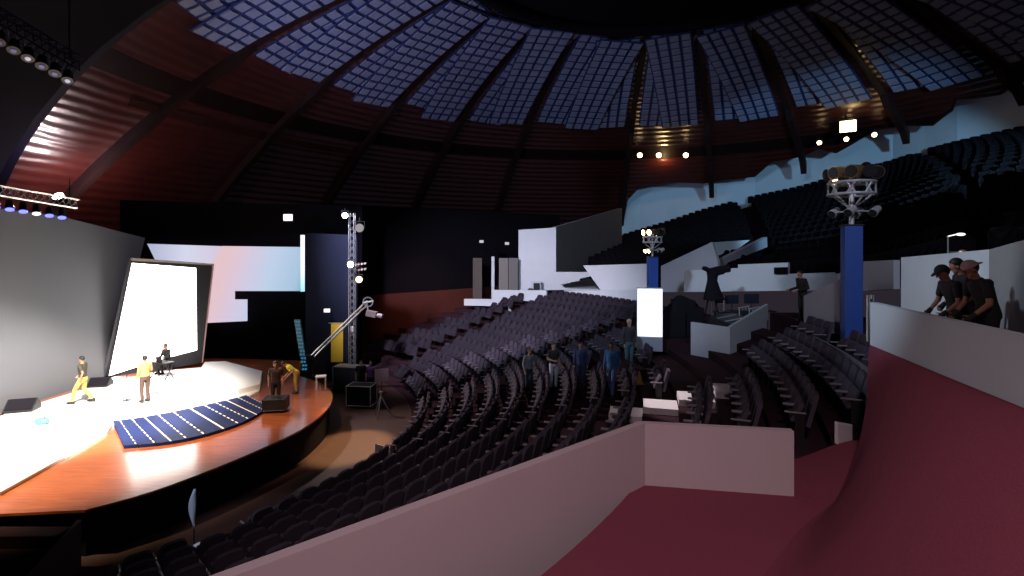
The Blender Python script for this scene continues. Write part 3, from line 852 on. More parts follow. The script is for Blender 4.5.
for k in range(10, 15): row('E', k, -16.2 if k < 12 else -6.5 - (14 - k) * 1.5, (-26.6, -26.4, -26, -24.6, -19)[k - 10])
BL = {'D': 'in block below foreground wall', 'C': 'in middle block facing the stage', 'B': 'in far block by white walls', 'A': 'in farthest block by brown wall', 'E': 'in block beside the mixing booth'}
GR = {'D': 'theatre seats below the foreground wall', 'C': 'theatre seats of the middle block', 'B': 'theatre seats of the far block', 'A': 'theatre seats by the brown wall', 'E': 'theatre seats beside the mixing booth'}
vis = []
for s in seats:
    p = s[3]
    if p.y > .5:
        u, v = cam_uv(p + Vector((0, 0, .7)))
        if -5 < u < 1030 and v < 585 and not hidden_by_front(p): vis.append(s)
vis.sort(key=lambda s: s[3].length)
chosen = vis[:300]; rest = vis[300:]
used_first = False
def seat_matrix(p, th): return Matrix.Translation(p) @ Matrix.Rotation(R(th - 90), 4, 'Z')
for block, k, c, p, th in chosen:
    o = proto if not used_first else copy_tree(proto); used_first = True
    o.location = p; o.rotation_euler = (0, 0, R(th - 90))
    rowname = nth(k + 1) if block != 'E' else nth(k - 9)
    o['label'] = f'dark theatre seat, {rowname} row from front, {nth(c)} from aisle, {BL[block]}'
    o['group'] = GR[block]
# remaining seats as one object (vertices built directly)
back, pad, arms, basep = seat_parts()
mlow = merge_mesh([back, pad] + arms)
mlow.verts.ensure_lookup_table(); mlow.faces.ensure_lookup_table()
LV = [v.co.copy() for v in mlow.verts]; LF = [[v.index for v in f.verts] for f in mlow.faces]
mlow.free()
SV, SF, SM = [], [], []
armstart = None
def add_low(M, mi=0):
    SM.extend([mi] * len(LF)); o = len(SV); SV.extend([M @ v for v in LV]); SF.extend([[i + o for i in f] for f in LF])
for block, k, c, p, th in rest: add_low(seat_matrix(p, th))
n_far = len(rest)
# upper tier rows
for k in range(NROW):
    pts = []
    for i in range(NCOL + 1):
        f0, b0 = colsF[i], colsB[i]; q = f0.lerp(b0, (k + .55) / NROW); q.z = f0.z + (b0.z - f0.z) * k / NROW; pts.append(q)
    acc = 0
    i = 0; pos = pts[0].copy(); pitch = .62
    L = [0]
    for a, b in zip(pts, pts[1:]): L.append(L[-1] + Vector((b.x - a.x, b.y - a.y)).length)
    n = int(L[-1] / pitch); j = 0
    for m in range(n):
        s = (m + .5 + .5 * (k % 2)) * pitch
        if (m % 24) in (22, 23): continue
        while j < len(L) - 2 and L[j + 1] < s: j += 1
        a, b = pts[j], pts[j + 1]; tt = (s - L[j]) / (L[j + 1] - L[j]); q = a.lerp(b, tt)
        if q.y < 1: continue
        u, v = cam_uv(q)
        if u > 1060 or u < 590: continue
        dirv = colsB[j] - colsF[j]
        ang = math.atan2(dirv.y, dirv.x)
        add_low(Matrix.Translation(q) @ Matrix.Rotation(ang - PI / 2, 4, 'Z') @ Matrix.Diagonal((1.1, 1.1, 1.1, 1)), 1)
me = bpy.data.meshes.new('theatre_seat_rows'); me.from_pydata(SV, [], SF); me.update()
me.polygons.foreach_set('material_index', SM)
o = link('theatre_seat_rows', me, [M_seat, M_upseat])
tag(o, 'remaining dark theatre seats in the far rows and upper tier', 'seats', kind='stuff')

# aisle steps in pale paint beside the bright panel
t = thing('aisle_steps', 'pale lit aisle steps between the middle seats and the mixing booth', 'steps', (0, 0, 0))
t.location = ring(21, -14.4); t.location.z = DZ * 9
for k in range(8, 12):
    bm = bmesh.new()
    pts = []
    r0, r1 = R0 + DR * k + .01, R0 + DR * (k + 1) + .0
    for th in (-15.6, -14.4, -13.2): pts.append(ring(r0, th))
    for th in (-13.2, -14.4, -15.6): pts.append(ring(r1, th))
    prism(bm, [Vector((p.x, p.y, DZ * k + .002)) - t.location for p in pts], (0, 0, .17)); obj('step', bm, M_step, t)
# front row white end barrier
def front_rail(label, a, b, h):
    a, b = Vector(a), Vector(b); t = thing('row_end_panel', label, 'panel', (a + b) / 2)
    c = (a + b) / 2; dr = (b - a); nn = Vector((-dr.y, dr.x, 0)).normalized() * .06
    bm = bmesh.new(); prism(bm, [a - c, b - c, b - c + Vector((0, 0, h * .75)), a - c + Vector((0, 0, h))], nn); obj('panel', bm, M_step, t)
    bm = bmesh.new(); prism(bm, [a - c + Vector((0, 0, h + .001)), b - c + Vector((0, 0, h * .75 + .001)), b - c + Vector((0, 0, h * .75 + .04)), a - c + Vector((0, 0, h + .04))], nn); obj('cap', bm, M_white, t)
e = ring(12.15, -14.2)
front_rail('pale end panel of the front row beside the pit floor', (e.x - .12, e.y - .05, 0), (e.x + .30, e.y + .05, 0), .72)
e = ring(24.15, -25.9)
front_rail('pale end panel of the outermost row by the maroon floor', (e.x - .16, e.y - .08, 3.52), (e.x + .20, e.y + .1, 3.52), .40)
pts = [ring(24.88, t) for t in (-12, -14, -16, -18, -20, -21.5, -22.6)]
strip_wall('wall_row_back', [(p.x, p.y) for p in pts], 3.0, [4.52] * 7, .05, mat('row_back_grey', (.16, .14, .16), .7), side=-1)

# ------------------------------------------------------------------ people
def loft(bm, secs, n=16):
    """secs: (centre, right vector*half width, forward vector*half depth)"""
    rings = []
    for c, x, y in secs:
        rings.append([bm.verts.new(c + x * math.cos(2 * PI * i / n) + y * math.sin(2 * PI * i / n)) for i in range(n)])
    for A, B in zip(rings, rings[1:]):
        for i in range(n): bm.faces.new((A[i], A[(i + 1) % n], B[(i + 1) % n], B[i]))
    bm.faces.new(rings[0][::-1]); bm.faces.new(rings[-1])
def remesh(name, bm, m, parent, vox, smooth=4):
    me = bpy.data.meshes.new(name); bmesh.ops.recalc_face_normals(bm, faces=bm.faces); bm.to_mesh(me); bm.free()
    tmp = bpy.data.objects.new('tmp', me); COL.objects.link(tmp)
    md = tmp.modifiers.new('r', 'REMESH'); md.mode = 'VOXEL'; md.voxel_size = vox; md.use_smooth_shade = True
    sm = tmp.modifiers.new('s', 'SMOOTH'); sm.iterations = smooth; sm.factor = .5
    dg = bpy.context.evaluated_depsgraph_get(); ev = tmp.evaluated_get(dg)
    out = bpy.data.meshes.new_from_object(ev); out.name = name
    bpy.data.objects.remove(tmp); bpy.data.meshes.remove(me)
    out.materials.clear()
    for p in out.polygons: p.use_smooth = True
    return link(name, out, m, parent)
def V3(*a): return Vector(a)
def pose(lean=0, turn=0, **over):
    J = dict(pelvis=V3(0, 0, .95), waist=V3(0, .005, 1.1), chest=V3(0, .01, 1.31), neck=V3(0, 0, 1.47), head=V3(0, .025, 1.625),
             sl=V3(-.175, 0, 1.42), sr=V3(.175, 0, 1.42), el=V3(-.23, -.03, 1.14), er=V3(.23, -.03, 1.14), wl=V3(-.24, .07, .90), wr=V3(.24, .07, .90),
             hl=V3(-.09, 0, .92), hr=V3(.09, 0, .92), kl=V3(-.10, .03, .50), kr=V3(.10, .03, .50), al=V3(-.10, -.02, .08), ar=V3(.10, -.02, .08))
    if lean:
        M = Matrix.Rotation(-R(lean), 3, 'X')
        for k in ('waist', 'chest', 'neck', 'head', 'sl', 'sr', 'el', 'er', 'wl', 'wr'):
            J[k] = J['pelvis'] + M @ (J[k] - J['pelvis'])
    for k, v in over.items(): J[k] = V3(*v)
    return J
SKIN = mat('skin', (.42, .20, .13), .5)
SKIND = mat('skin_tanned', (.30, .14, .09), .5)
HAIRB = mat('black_hair', (.010, .008, .008), .6)
EYE_M = mat('eye_dark', (.02, .015, .012), .2)
SHOE = mat('dark_shoe', (.02, .018, .018), .5)
CLOTH = {}
def cloth(name, c):
    if name not in CLOTH: CLOTH[name] = mat(name, c, .85, noise=.15, scale=20)
    return CLOTH[name]
def person(label, loc, face, J, top, legs, sleeve='short', skin=SKIN, hair='short', hairm=HAIRB, vox=.016, h=1.75, cap=None, curl=.6, hand_shades=None, headdir=None, shoes=SHOE, group=None):
    """face: heading in degrees, 0 looks along +Y, positive turns to the left"""
    t = thing('person', label, 'person', loc, R(face), group)
    sc = h / 1.75; t.scale = (sc, sc, sc)
    up = (J['neck'] - J['pelvis']).normalized(); X = V3(1, 0, 0); Xs = (J['sr'] - J['sl']).normalized(); Y = up.cross(X) * -1
    Y = X.cross(up) * -1 if False else up.cross(X)
    Yc = up.cross(Xs)
    b = bmesh.new()
    def torso(bm, g, top_only=False, neck=True):
        secs = [(J['pelvis'] - up * .10, X * (.13 + g), Y * (.10 + g)), (J['pelvis'], X * (.165 + g), Y * (.115 + g)), (J['waist'], X * (.14 + g), Y * (.10 + g)),
                (J['chest'], Xs * (.165 + g), Yc * (.115 + g)), (J['chest'] + up * .08, Xs * (.165 + g), Yc * (.105 + g)), (J['neck'] - up * .03, Xs * (.10 + g), Yc * (.07 + g)), (J['neck'] + up * .01, Xs * (.055 + g * .5), Yc * (.055 + g * .5))]
        loft(bm, secs)
    torso(b, 0)
    hd = V3(*headdir).normalized() if headdir else V3(0, 1, 0)
    hz = (J['head'] - J['neck']).normalized(); hx = hd.cross(hz).normalized(); hy = hz.cross(hx).normalized()
    Rh = Matrix((hx, hy, hz)).transposed()
    H = J['head']
    def hp(x, y, z): return H + Rh @ V3(x, y, z)
    capsule(b, J['neck'] - up * .04, H - hz * .05, .056, .052)
    ellipsoid(b, hp(0, -.008, .02), (.074, .094, .100), Rh); ellipsoid(b, hp(0, .022, -.055), (.055, .066, .062), Rh)
    capsule(b, hp(0, .088, .015), hp(0, .108, -.022), .010, .015, 8)
    capsule(b, hp(-.02, .080, -.062), hp(.02, .080, -.062), .009, .009, 8)
    ellipsoid(b, hp(0, .070, -.098), (.024, .022, .018), Rh)
    for s in (-1, 1): ellipsoid(b, hp(s * .076, -.005, -.005), (.011, .022, .033), Rh, 10, 8)
    for s, S_, E_, W_ in ((-1, 'sl', 'el', 'wl'), (1, 'sr', 'er', 'wr')):
        sh, el, wr = J[S_], J[E_], J[W_]
        capsule(b, J['chest'] + up * .07, sh, .07, .06); capsule(b, sh, el, .052, .041); capsule(b, el, wr, .041, .027)
        fd = (wr - el).normalized()
        side = V3(-s, 0, 0) - fd * fd.dot(V3(-s, 0, 0))     # towards the body: palm side
        if side.length < .2: side = V3(0, 0, -1) - fd * fd.dot(V3(0, 0, -1))
        pn = side.normalized(); ax = fd.cross(pn).normalized()
        if ax.dot(V3(0, 1, 0.3)) < 0: ax = -ax
        for q in (-.024, 0, .024): capsule(b, wr + fd * .015 + ax * q * .7, wr + fd * .085 + ax * q, .016, .014, 8)
        for i, q in enumerate((.033, .011, -.011, -.033)):
            L = (.068, .078, .072, .056)[i]; k0 = wr + fd * .088 + ax * q
            k1 = k0 + (fd * math.cos(curl * .6) + pn * math.sin(curl * .6)) * L * .5; k2 = k1 + (fd * math.cos(curl * 1.7) + pn * math.sin(curl * 1.7)) * L * .5
            capsule(b, k0, k1, .0095, .009, 8); capsule(b, k1, k2, .009, .0078, 8)
        t0 = wr + fd * .03 + ax * .028; t1 = t0 + (fd * .55 + ax * .7 + pn * .35).normalized() * .042; t2 = t1 + (fd * .85 + ax * .25 + pn * .4).normalized() * .032
        capsule(b, t0, t1, .0115, .0105, 8); capsule(b, t1, t2, .0105, .009, 8)
    for hj, kj, aj in (('hl', 'kl', 'al'), ('hr', 'kr', 'ar')):
        capsule(b, J[hj], J[kj], .082, .055); capsule(b, J[kj], J[aj], .055, .036)
        capsule(b, J[aj] + V3(0, 0, -.035), J[aj] + V3(0, .14, -.05), .034, .028)
    obj_b = remesh('body', b, skin, t, vox * .75)
    # clothes
    b = bmesh.new(); torso(b, .014)
    for S_, E_, W_ in (('sl', 'el', 'wl'), ('sr', 'er', 'wr')):
        capsule(b, J['chest'] + up * .07, J[S_], .078, .07)
        if sleeve == 'short': capsule(b, J[S_], J[S_].lerp(J[E_], .62), .066, .060)
        else: capsule(b, J[S_], J[E_], .066, .055); capsule(b, J[E_], J[E_].lerp(J[W_], .9), .055, .042)
    remesh('shirt' if sleeve == 'short' else 'jacket', b, top, t, vox)
    b = bmesh.new()
    loft(b, [(J['pelvis'] + up * .05, X * .172, Y * .124), (J['pelvis'] - up * .02, X * .183, Y * .132), (J['pelvis'] - up * .11, X * .16, Y * .12)])
    for hj, kj, aj in (('hl', 'kl', 'al'), ('hr', 'kr', 'ar')):
        capsule(b, J[hj], J[kj], .096, .070); capsule(b, J[kj], J[kj].lerp(J[aj], .9), .070, .056)
    remesh('trousers', b, legs, t, vox)
    for aj in ('al', 'ar'):
        b = bmesh.new(); capsule(b, J[aj] + V3(0, -.02, -.028), J[aj] + V3(0, .15, -.042), .048, .038, 12); capsule(b, J[aj], J[aj] + V3(0, 0, -.02), .045, .045)
        box(b, J[aj] + V3(0, .06, -.07), (.085, .27, .02), None, .008, 1); obj('shoe', b, shoes, t, smooth=True)
    if hair:
        b = bmesh.new(); ellipsoid(b, hp(0, -.018, .034), (.083, .098, .100), Rh, 18, 12)
        cut = hp(0, .02, .045); nrm = Rh @ V3(0, .75, -.62)
        g = bmesh.ops.bisect_plane(b, geom=b.verts[:] + b.edges[:] + b.faces[:], plane_co=cut, plane_no=nrm, clear_outer=True)
        bmesh.ops.holes_fill(b, edges=b.edges[:])
        if hair == 'long': capsule(b, hp(0, -.08, .0), hp(0, -.10, -.14), .055, .04)
        obj('hair', b, hairm, t, smooth=True)
    if cap:
        cm, back_ = cap
        b = bmesh.new(); ellipsoid(b, hp(0, -.006, .045), (.090, .107, .100), Rh, 18, 12)
        bmesh.ops.bisect_plane(b, geom=b.verts[:] + b.edges[:] + b.faces[:], plane_co=hp(0, 0, .04), plane_no=Rh @ V3(0, 0, -1), clear_outer=True)
        bmesh.ops.holes_fill(b, edges=b.edges[:])
        c = obj('cap', b, cm, t, smooth=True)
        b = bmesh.new(); sgn = -1 if back_ else 1
        pts = [hp(math.cos(a) * .078, sgn * (.07 + math.sin(a) * .10), .042 - .02 * math.sin(a)) for a in [PI * i / 10 for i in range(11)]]
        prism(b, pts, Rh @ V3(0, 0, .008)); obj('cap_brim', b, cm, c)
    for s in (-1, 1):
        b = bmesh.new(); ellipsoid(b, hp(s * .030, .082, .012), (.013, .008, .007), Rh, 8, 6); obj('eye', b, EYE_M, t, smooth=True)
    if hand_shades:  # black capsules over the hands stand in for shadow on them
        for s, E_, W_ in ((-1, 'el', 'wl'), (1, 'er', 'wr')):
            fd = (J[W_] - J[E_]).normalized(); b = bmesh.new(); capsule(b, J[W_] - fd * .03, J[W_] + fd * .075, .037, .042); obj('hand_shade', b, hand_shades, t, smooth=True)
    return t
def stage_pt(u, v, z=ZS): return onz(u, v, z)

walkL = pose(2, kl=(-.1, .22, .52), al=(-.1, .30, .09), kr=(.1, .02, .50), ar=(.1, -.28, .12), el=(-.23, -.12, 1.17), wl=(-.22, -.05, .93), er=(.23, .04, 1.16), wr=(.2, .22, 1.0))
person('person in a dark top and yellow trousers walking on the stage by the grey wall', stage_pt(83, 403, ZS + .09), 100, walkL, cloth('dark_olive_top', (.05, .045, .03)), cloth('yellow_trousers', (.62, .42, .10)), 'short')
person('person in a tan jacket standing on the white stage floor', stage_pt(145, 402, ZS + .09), 60, pose(0, er=(.24, .05, 1.16), wr=(.15, .28, 1.08), al=(-.1, .0, .08)), cloth('tan_jacket', (.52, .34, .13)), cloth('brown_trousers', (.10, .055, .04)), 'long')
sit = pose(12, pelvis=(0, 0, .55), waist=(0, .03, .70), chest=(0, .07, .91), neck=(0, .09, 1.07), head=(0, .13, 1.22), sl=(-.175, .08, 1.02), sr=(.175, .08, 1.02), el=(-.22, .16, .76), er=(.22, .16, .76), wl=(-.14, .38, .74), wr=(.14, .38, .74), hl=(-.09, .02, .52), hr=(.09, .02, .52), kl=(-.14, .42, .52), kr=(.14, .42, .52), al=(-.13, .36, .08), ar=(.13, .36, .08))
person('person in black seated behind gear below the leaning white screen', onz(168, 372, ZS + .09), 160, sit, cloth('black_top', (.015, .014, .016)), cloth('black_trousers', (.012, .011, .013)), 'long')
person('person in dark clothes standing beside the black case on the stage edge', stage_pt(272, 410) + V3(0, .3, 0), 200, pose(10), cloth('dark_brown_top', (.045, .025, .022)), cloth('black_trousers', (.012, .011, .013)), 'short')
person('person in a bright yellow top bending on the right end of the stage', stage_pt(296, 393), 120, pose(48, wl=(-.2, .62, .62), wr=(.2, .62, .62)), cloth('bright_yellow_top', (.75, .72, .06)), cloth('ochre_trousers', (.45, .28, .07)), 'short', h=1.55)
person('person in black standing behind the equipment rack at the left', onz(361, 396, 0), 200, pose(0), cloth('black_top', (.015, .014, .016)), cloth('black_trousers', (.012, .011, .013)), 'short', h=1.7)
person('person in a purple shirt behind the equipment rack, by the pale chart', onz(371, 396, 0), 180, pose(0), cloth('purple_shirt', (.10, .04, .16)), cloth('black_trousers', (.012, .011, .013)), 'short', h=1.65)
def on_bowl(u, v, free=False):
    """foot point on a terrace tread, just in front of its seats, closest to the sight line (u, v)"""
    best = None
    for k in range(0, 14):
        r = R0 + DR * k + .05
        for t in range(-400, 401):
            p = ring(r, t * .1); p.z = DZ * k
            uu, vv = cam_uv(p); e_ = abs(uu - u) * 1.5 + abs(vv - v)
            if best is None or e_ < best[0]: best = (e_, p.copy())
    return best[1]
def standing_at(u, v, h_px, h=1.72):
    """someone whose feet are at row v: placed on the tread nearest to that line of sight"""
    return on_bowl(u, v)
person('person in a grey jacket standing among the seats, left of the standing group', on_bowl(541, 393), 215, pose(3, wl=(-.1, .25, 1.1), el=(-.23, .03, 1.15)), cloth('grey_jacket', (.20, .18, .20)), cloth('dark_jeans', (.03, .035, .06)), 'long', h=1.75)
person('person in a white and black top and white trousers among the seats', on_bowl(567, 389), 200, pose(0, wr=(.1, .27, 1.12), er=(.23, .02, 1.14)), cloth('black_vest', (.03, .028, .03)), cloth('white_trousers', (.55, .53, .56)), 'short', h=1.75)
person('person in dark blue clothes beside the white trousered person', on_bowl(580, 389), 165, pose(6), cloth('dark_blue_top', (.04, .05, .14)), cloth('dark_blue_jeans', (.04, .05, .11)), 'long', h=1.7)
stride = pose(2, kl=(-.1, .20, .52), al=(-.1, .26, .09), kr=(.1, .0, .50), ar=(.1, -.30, .13))
person('person in a bright blue jacket stepping along the aisle', on_bowl(617, 396), 150, stride, cloth('bright_blue_jacket', (.07, .22, .55)), cloth('blue_jeans', (.10, .18, .38)), 'long', h=1.75)
pm = on_bowl(629, 365)
person('tall grey-haired person in a dark jacket standing just left of the bright panel', pm, 200, pose(0, el=(-.26, -.02, 1.15), wl=(-.24, .06, .92)), cloth('charcoal_jacket', (.055, .048, .055)), cloth('teal_jeans', (.09, .17, .22)), 'long', h=1.86, hairm=mat('grey_hair', (.4, .38, .38), .6))
# people leaning on the parapet
lean = dict(pelvis=(0, -.06, .92), waist=(0, -.04, 1.05), chest=(0, .02, 1.24), neck=(0, .075, 1.385), head=(0, .15, 1.515), sl=(-.18, .05, 1.33), sr=(.18, .05, 1.33), el=(-.26, .07, 1.05), er=(.26, .07, 1.05), wl=(-.2, .24, .87), wr=(.2, .24, .87), hl=(-.09, -.06, .88), hr=(.09, -.06, .88), kl=(-.1, -.03, .48), kr=(.1, -.03, .48), al=(-.1, -.1, .08), ar=(.1, -.1, .08))
BT = cloth('black_tshirt', (.014, .010, .013)); BTR = cloth('black_trousers', (.012, .011, .013)); HAND_SHADE = cloth('hand_shade_black', (.015, .013, .015))  # near-black hand covers take the place of shadowed skin
def wall_pt(u, back):
    """point on the gangway behind the parapet at pixel column u"""
    s = (u - 512) / F
    for (ax, ay), (bx, by) in zip(gp, gp[1:]):
        # x = s*y
        den = (bx - ax) - s * (by - ay)
        q = (s * ay - ax) / den
        if 0 <= q <= 1:
            p = Vector((ax + (bx - ax) * q, ay + (by - ay) * q)); n = Vector((by - ay, -(bx - ax))).normalized()
            if n.x < 0: n = -n
            p += n * back; return Vector((p.x, p.y, GZ))
person('person in black cap and black T-shirt leaning on the white parapet', wall_pt(915, .45), 80, pose(0, **lean), BT, BTR, 'short', SKIND, cap=(cloth('black_cap', (.012, .011, .012)), False), vox=.011, hand_shades=HAND_SHADE, h=1.46, headdir=(.1, 1, -.15), curl=1.2)
person('person with black hair leaning on parapet, partly hidden behind the pink cap', wall_pt(904, .78), 75, pose(0, **lean), BT, BTR, 'short', SKIN, hair='short', vox=.012, hand_shades=HAND_SHADE, h=1.56, headdir=(.2, 1, -.1), curl=1.2)
person('person in a pale pink cap worn backwards and black T-shirt leaning on the parapet', wall_pt(940, .46), 78, pose(0, **lean), BT, BTR, 'short', SKIND, cap=(cloth('pink_cap', (.50, .33, .33)), True), vox=.011, hand_shades=HAND_SHADE, h=1.54, headdir=(.05, 1, -.12), curl=1.2)
pb = P(803, 318, 17.6)
person('person dressed in black standing by the mixing booth, seen against the white wall', Vector((pb.x, pb.y, 4.5)), 100, pose(8, wl=(-.2, .4, 1.05), wr=(.2, .4, 1.05)), BT, BTR, 'long', h=1.72)

# ------------------------------------------------------------------ stage gear
def wedge(label, p, rz, s=1.0, name='floor_monitor'):
    t = thing(name, label, 'loudspeaker', p, rz)
    bm = bmesh.new(); prism(bm, [V3(-.34 * s, y, z) for y, z in ((-.25 * s, 0), (.25 * s, 0), (.25 * s, .2 * s), (.05 * s, .4 * s), (-.25 * s, .12 * s))], (.68 * s, 0, 0)); obj('cabinet', bm, M_blackm, t)
    bm = bmesh.new(); prism(bm, [V3(-.3 * s, -.225 * s, .15 * s), V3(.3 * s, -.225 * s, .15 * s), V3(.3 * s, .03 * s, .395 * s), V3(-.3 * s, .03 * s, .395 * s)], V3(0, -.015, .018)); obj('grille', bm, M_darkcloth, t)
    return t
wedge('black wedge loudspeaker at the foot of the grey stage wall, left end', stage_pt(22, 413), R(20), 1.25)
wedge('black wedge loudspeaker between the grey wall and the leaning screen', stage_pt(100, 388), R(15), 1.1)
# keyboard and laptop desk
p = onz(171, 374, ZS + .09)
t = thing('keyboard_desk', 'small black desk with gear in front of the seated person', 'desk', p + V3(.1, -.75, .0), R(-20))
bm = bmesh.new(); box(bm, (0, 0, .70), (1.0, .45, .06), None, .01); obj('desk_top', bm, M_blackm, t)
for sx in (-1, 1):
    bm = bmesh.new()
    tube(bm, (sx * .45, -.2, 0), (sx * .45, .2, .67), .02, n=6); tube(bm, (sx * .45, .2, 0), (sx * .45, -.2, .67), .02, n=6); obj('leg', bm, M_blackm, t)
o = thing('laptop', 'open black laptop on the small stage desk', 'laptop', p + V3(.1, -.75, .731), R(-20))
bm = bmesh.new(); box(bm, (0, -.02, .011), (.36, .25, .02), None, .004, 1); obj('keyboard_base', bm, M_blackm, o)
bm = bmesh.new(); box(bm, (0, -.16, .13), (.36, .015, .24), Matrix.Rotation(R(14), 3, 'X'), .004, 1); obj('display', bm, M_blackm, o)
stp = thing('stool', 'black stool under the seated person on stage', 'stool', onz(168, 372, ZS + .09))
bm = bmesh.new(); tube(bm, (0, 0, .40), (0, 0, .445), .17, n=20); obj('seat', bm, M_blackm, stp)
for k in range(4):
    a = PI / 4 + k * PI / 2; bm = bmesh.new(); tube(bm, (.12 * math.cos(a), .12 * math.sin(a), .40), (.2 * math.cos(a), .2 * math.sin(a), 0), .014, n=6); obj('leg', bm, M_blackm, stp)
# mic boom / pole held by tan person
p = stage_pt(138, 402); t = thing('microphone_stand', 'thin dark microphone stand beside the person in tan', 'stand', p + V3(-.35, -.1, .09))
bm = bmesh.new(); tube(bm, (0, 0, .01), (0, 0, 1.0), .014, n=6); obj('pole', bm, M_blackm, t)
bm = bmesh.new(); tube(bm, (.35, 0, 1.05), (-.55, -.1, .92), .012, n=6); obj('boom', bm, M_blackm, t)
bm = bmesh.new(); tube(bm, (0, 0, 0), (0, 0, .02), .14, n=16); obj('base', bm, M_blackm, t)
# case near the dark person
def road_case(label, p, rz, s, body=M_blackm, edge=M_alu, name='road_case'):
    t = thing(name, label, 'case', p, rz); w, d, h = s
    bm = bmesh.new(); box(bm, (0, 0, .1 + h / 2), (w, d, h), None, .015); obj('body', bm, body, t)
    bm = bmesh.new()
    for x in (-1, 1):
        for y in (-1, 1): tube(bm, (x * w / 2, y * d / 2, .1), (x * w / 2, y * d / 2, .1 + h), .02, n=6)
        for z in (.1, .1 + h): tube(bm, (x * w / 2, -d / 2, z), (x * w / 2, d / 2, z), .02, n=6)
    for y in (-1, 1):
        for z in (.1, .1 + h): tube(bm, (-w / 2, y * d / 2, z), (w / 2, y * d / 2, z), .02, n=6)
    obj('edging', bm, edge, t)
    for x in (-1, 1):
        for y in (-1, 1):
            bm = bmesh.new(); tube(bm, (x * w * .38 - .02, y * d * .36, .05), (x * w * .38 + .02, y * d * .36, .05), .05, n=12); obj('caster', bm, M_blackm, t)
    return t
road_case('black equipment case standing on the stage edge', stage_pt(276, 411), R(10), (.75, .6, .38), M_blackm, M_blackm)
road_case('black equipment rack with a pale frame on the pit floor', onz(361, 402, 0) + V3(.2, -.6, 0), R(-8), (1.1, .7, .85))
c = onz(346, 398, 0) + V3(-.1, 1.2, 0)
t = thing('counter', 'dark blue-grey counter with a pale blue left end by the stage', 'counter', c, R(-10))
bm = bmesh.new(); box(bm, (0, 0, .6), (1.55, .7, 1.2), None, .02); obj('body', bm, mat('blue_grey_counter', (.05, .06, .085), .6), t)
bm = bmesh.new(); box(bm, (-.80, -.05, .6), (.05, .72, 1.18), None, .01); obj('end_panel', bm, mat('pale_blue_end', (.16, .30, .42), .5), t)
bm = bmesh.new(); box(bm, (0, 0, 1.22), (1.65, .78, .04), None, .01); obj('worktop', bm, M_grey, t)
# pale chart on a stand
c = onz(380, 404, 0) + V3(0, .3, 0)
t = thing('chart_stand', 'pale pink flip chart on a thin stand by the tripod', 'chart', c, R(20))
bm = bmesh.new(); box(bm, (0, 0, 1.22), (.62, .02, .58), Matrix.Rotation(R(-10), 3, 'X'), .004, 1); obj('sheet', bm, mat('pink_sheet', (.85, .72, .78), .7), t)
bm = bmesh.new(); tube(bm, (0, .03, .9), (0, .03, .0), .018, n=6); box(bm, (0, .03, .01), (.4, .3, .02)); obj('stand', bm, M_blackm, t)
# tripod
c = onz(381, 416, 0)
t = thing('tripod', 'silver camera tripod on the pit floor before the first seats', 'tripod', c)
bm = bmesh.new(); tube(bm, (0, 0, .72), (0, 0, .98), .035, n=8); box(bm, (0, 0, 1.0), (.16, .14, .05), None, .01); obj('head', bm, M_steel, t)
for k in range(3):
    a = 2 * PI * k / 3 + .4; bm = bmesh.new(); tube(bm, (.03 * math.cos(a), .03 * math.sin(a), .78), (.42 * math.cos(a), .42 * math.sin(a), .0), .03, .022, n=6); obj('leg', bm, M_steel, t)
# white stool on the stage end
c = stage_pt(321, 389)
t = thing('stool', 'small white stool at the far right end of the stage', 'stool', c, R(15))
bm = bmesh.new(); box(bm, (0, 0, .53), (.42, .38, .05), None, .01); obj('seat', bm, M_white_line, t)
for x in (-1, 1):
    for y in (-1, 1):
        bm = bmesh.new(); box(bm, (x * .18, y * .16, .25), (.035, .035, .5)); obj('leg', bm, M_white_line, t)
# blue patterned totem
c = onz(290, 377, ZS) + V3(-.1, 1.2, 0)
t = thing('light_totem', 'leaning pale blue patterned light column behind the stage', 'lamp', c)
bm = bmesh.new(); hgt = 2.45
prism(bm, [V3(.16, 0, 0), V3(.42, 0, 0), V3(.05, 0, hgt), V3(-.22, 0, hgt)], (0, .15, 0)); obj('body', bm, mat('totem_body', (.03, .10, .16), .4), t)
bm = bmesh.new()
for k in range(14):
    for j in range(2):
        s = (k + .5) / 14; x = .16 + (-.38) * s + .13 * j + (.035 if k % 2 else 0); box(bm, (x + .07, -.006, s * hgt), (.09, .012, .075))
obj('light_pattern', bm, lamp_mat('totem_glow', (.05, .38, .62), .55), t)
bm = bmesh.new(); box(bm, (.29, .07, .02), (.5, .4, .04)); obj('base', bm, M_blackm, t)
# yellow lit banner
c = onz(337, 386, ZS * .0) ; c = P(337, 361, 26.2)
t = thing('roll_up_banner', 'yellow roll-up banner below the camera crane arm', 'banner', V3(c.x, c.y, 0))
bz = P(337, 323, 26.2).z; z0 = P(337, 362, 26.2).z
bm = bmesh.new(); prism(bm, [V3(-.30 , .02 * 0, z0), V3(.30, 0, z0), V3(.30, 0, bz), V3(-.30, 0, bz)], (0, .02, 0)); obj('sheet', bm, mat('yellow_sheet', (.75, .52, .05), .7), t)
bm = bmesh.new(); tube(bm, (0, .06, 0), (0, .06, bz), .025, n=8); box(bm, (0, .05, .04), (.8, .25, .08), None, .02); obj('stand', bm, M_blackm, t)
bm = bmesh.new(); tube(bm, (-.42, 0, bz), (.42, 0, bz), .025, n=8); obj('top_bar', bm, M_steel, t)
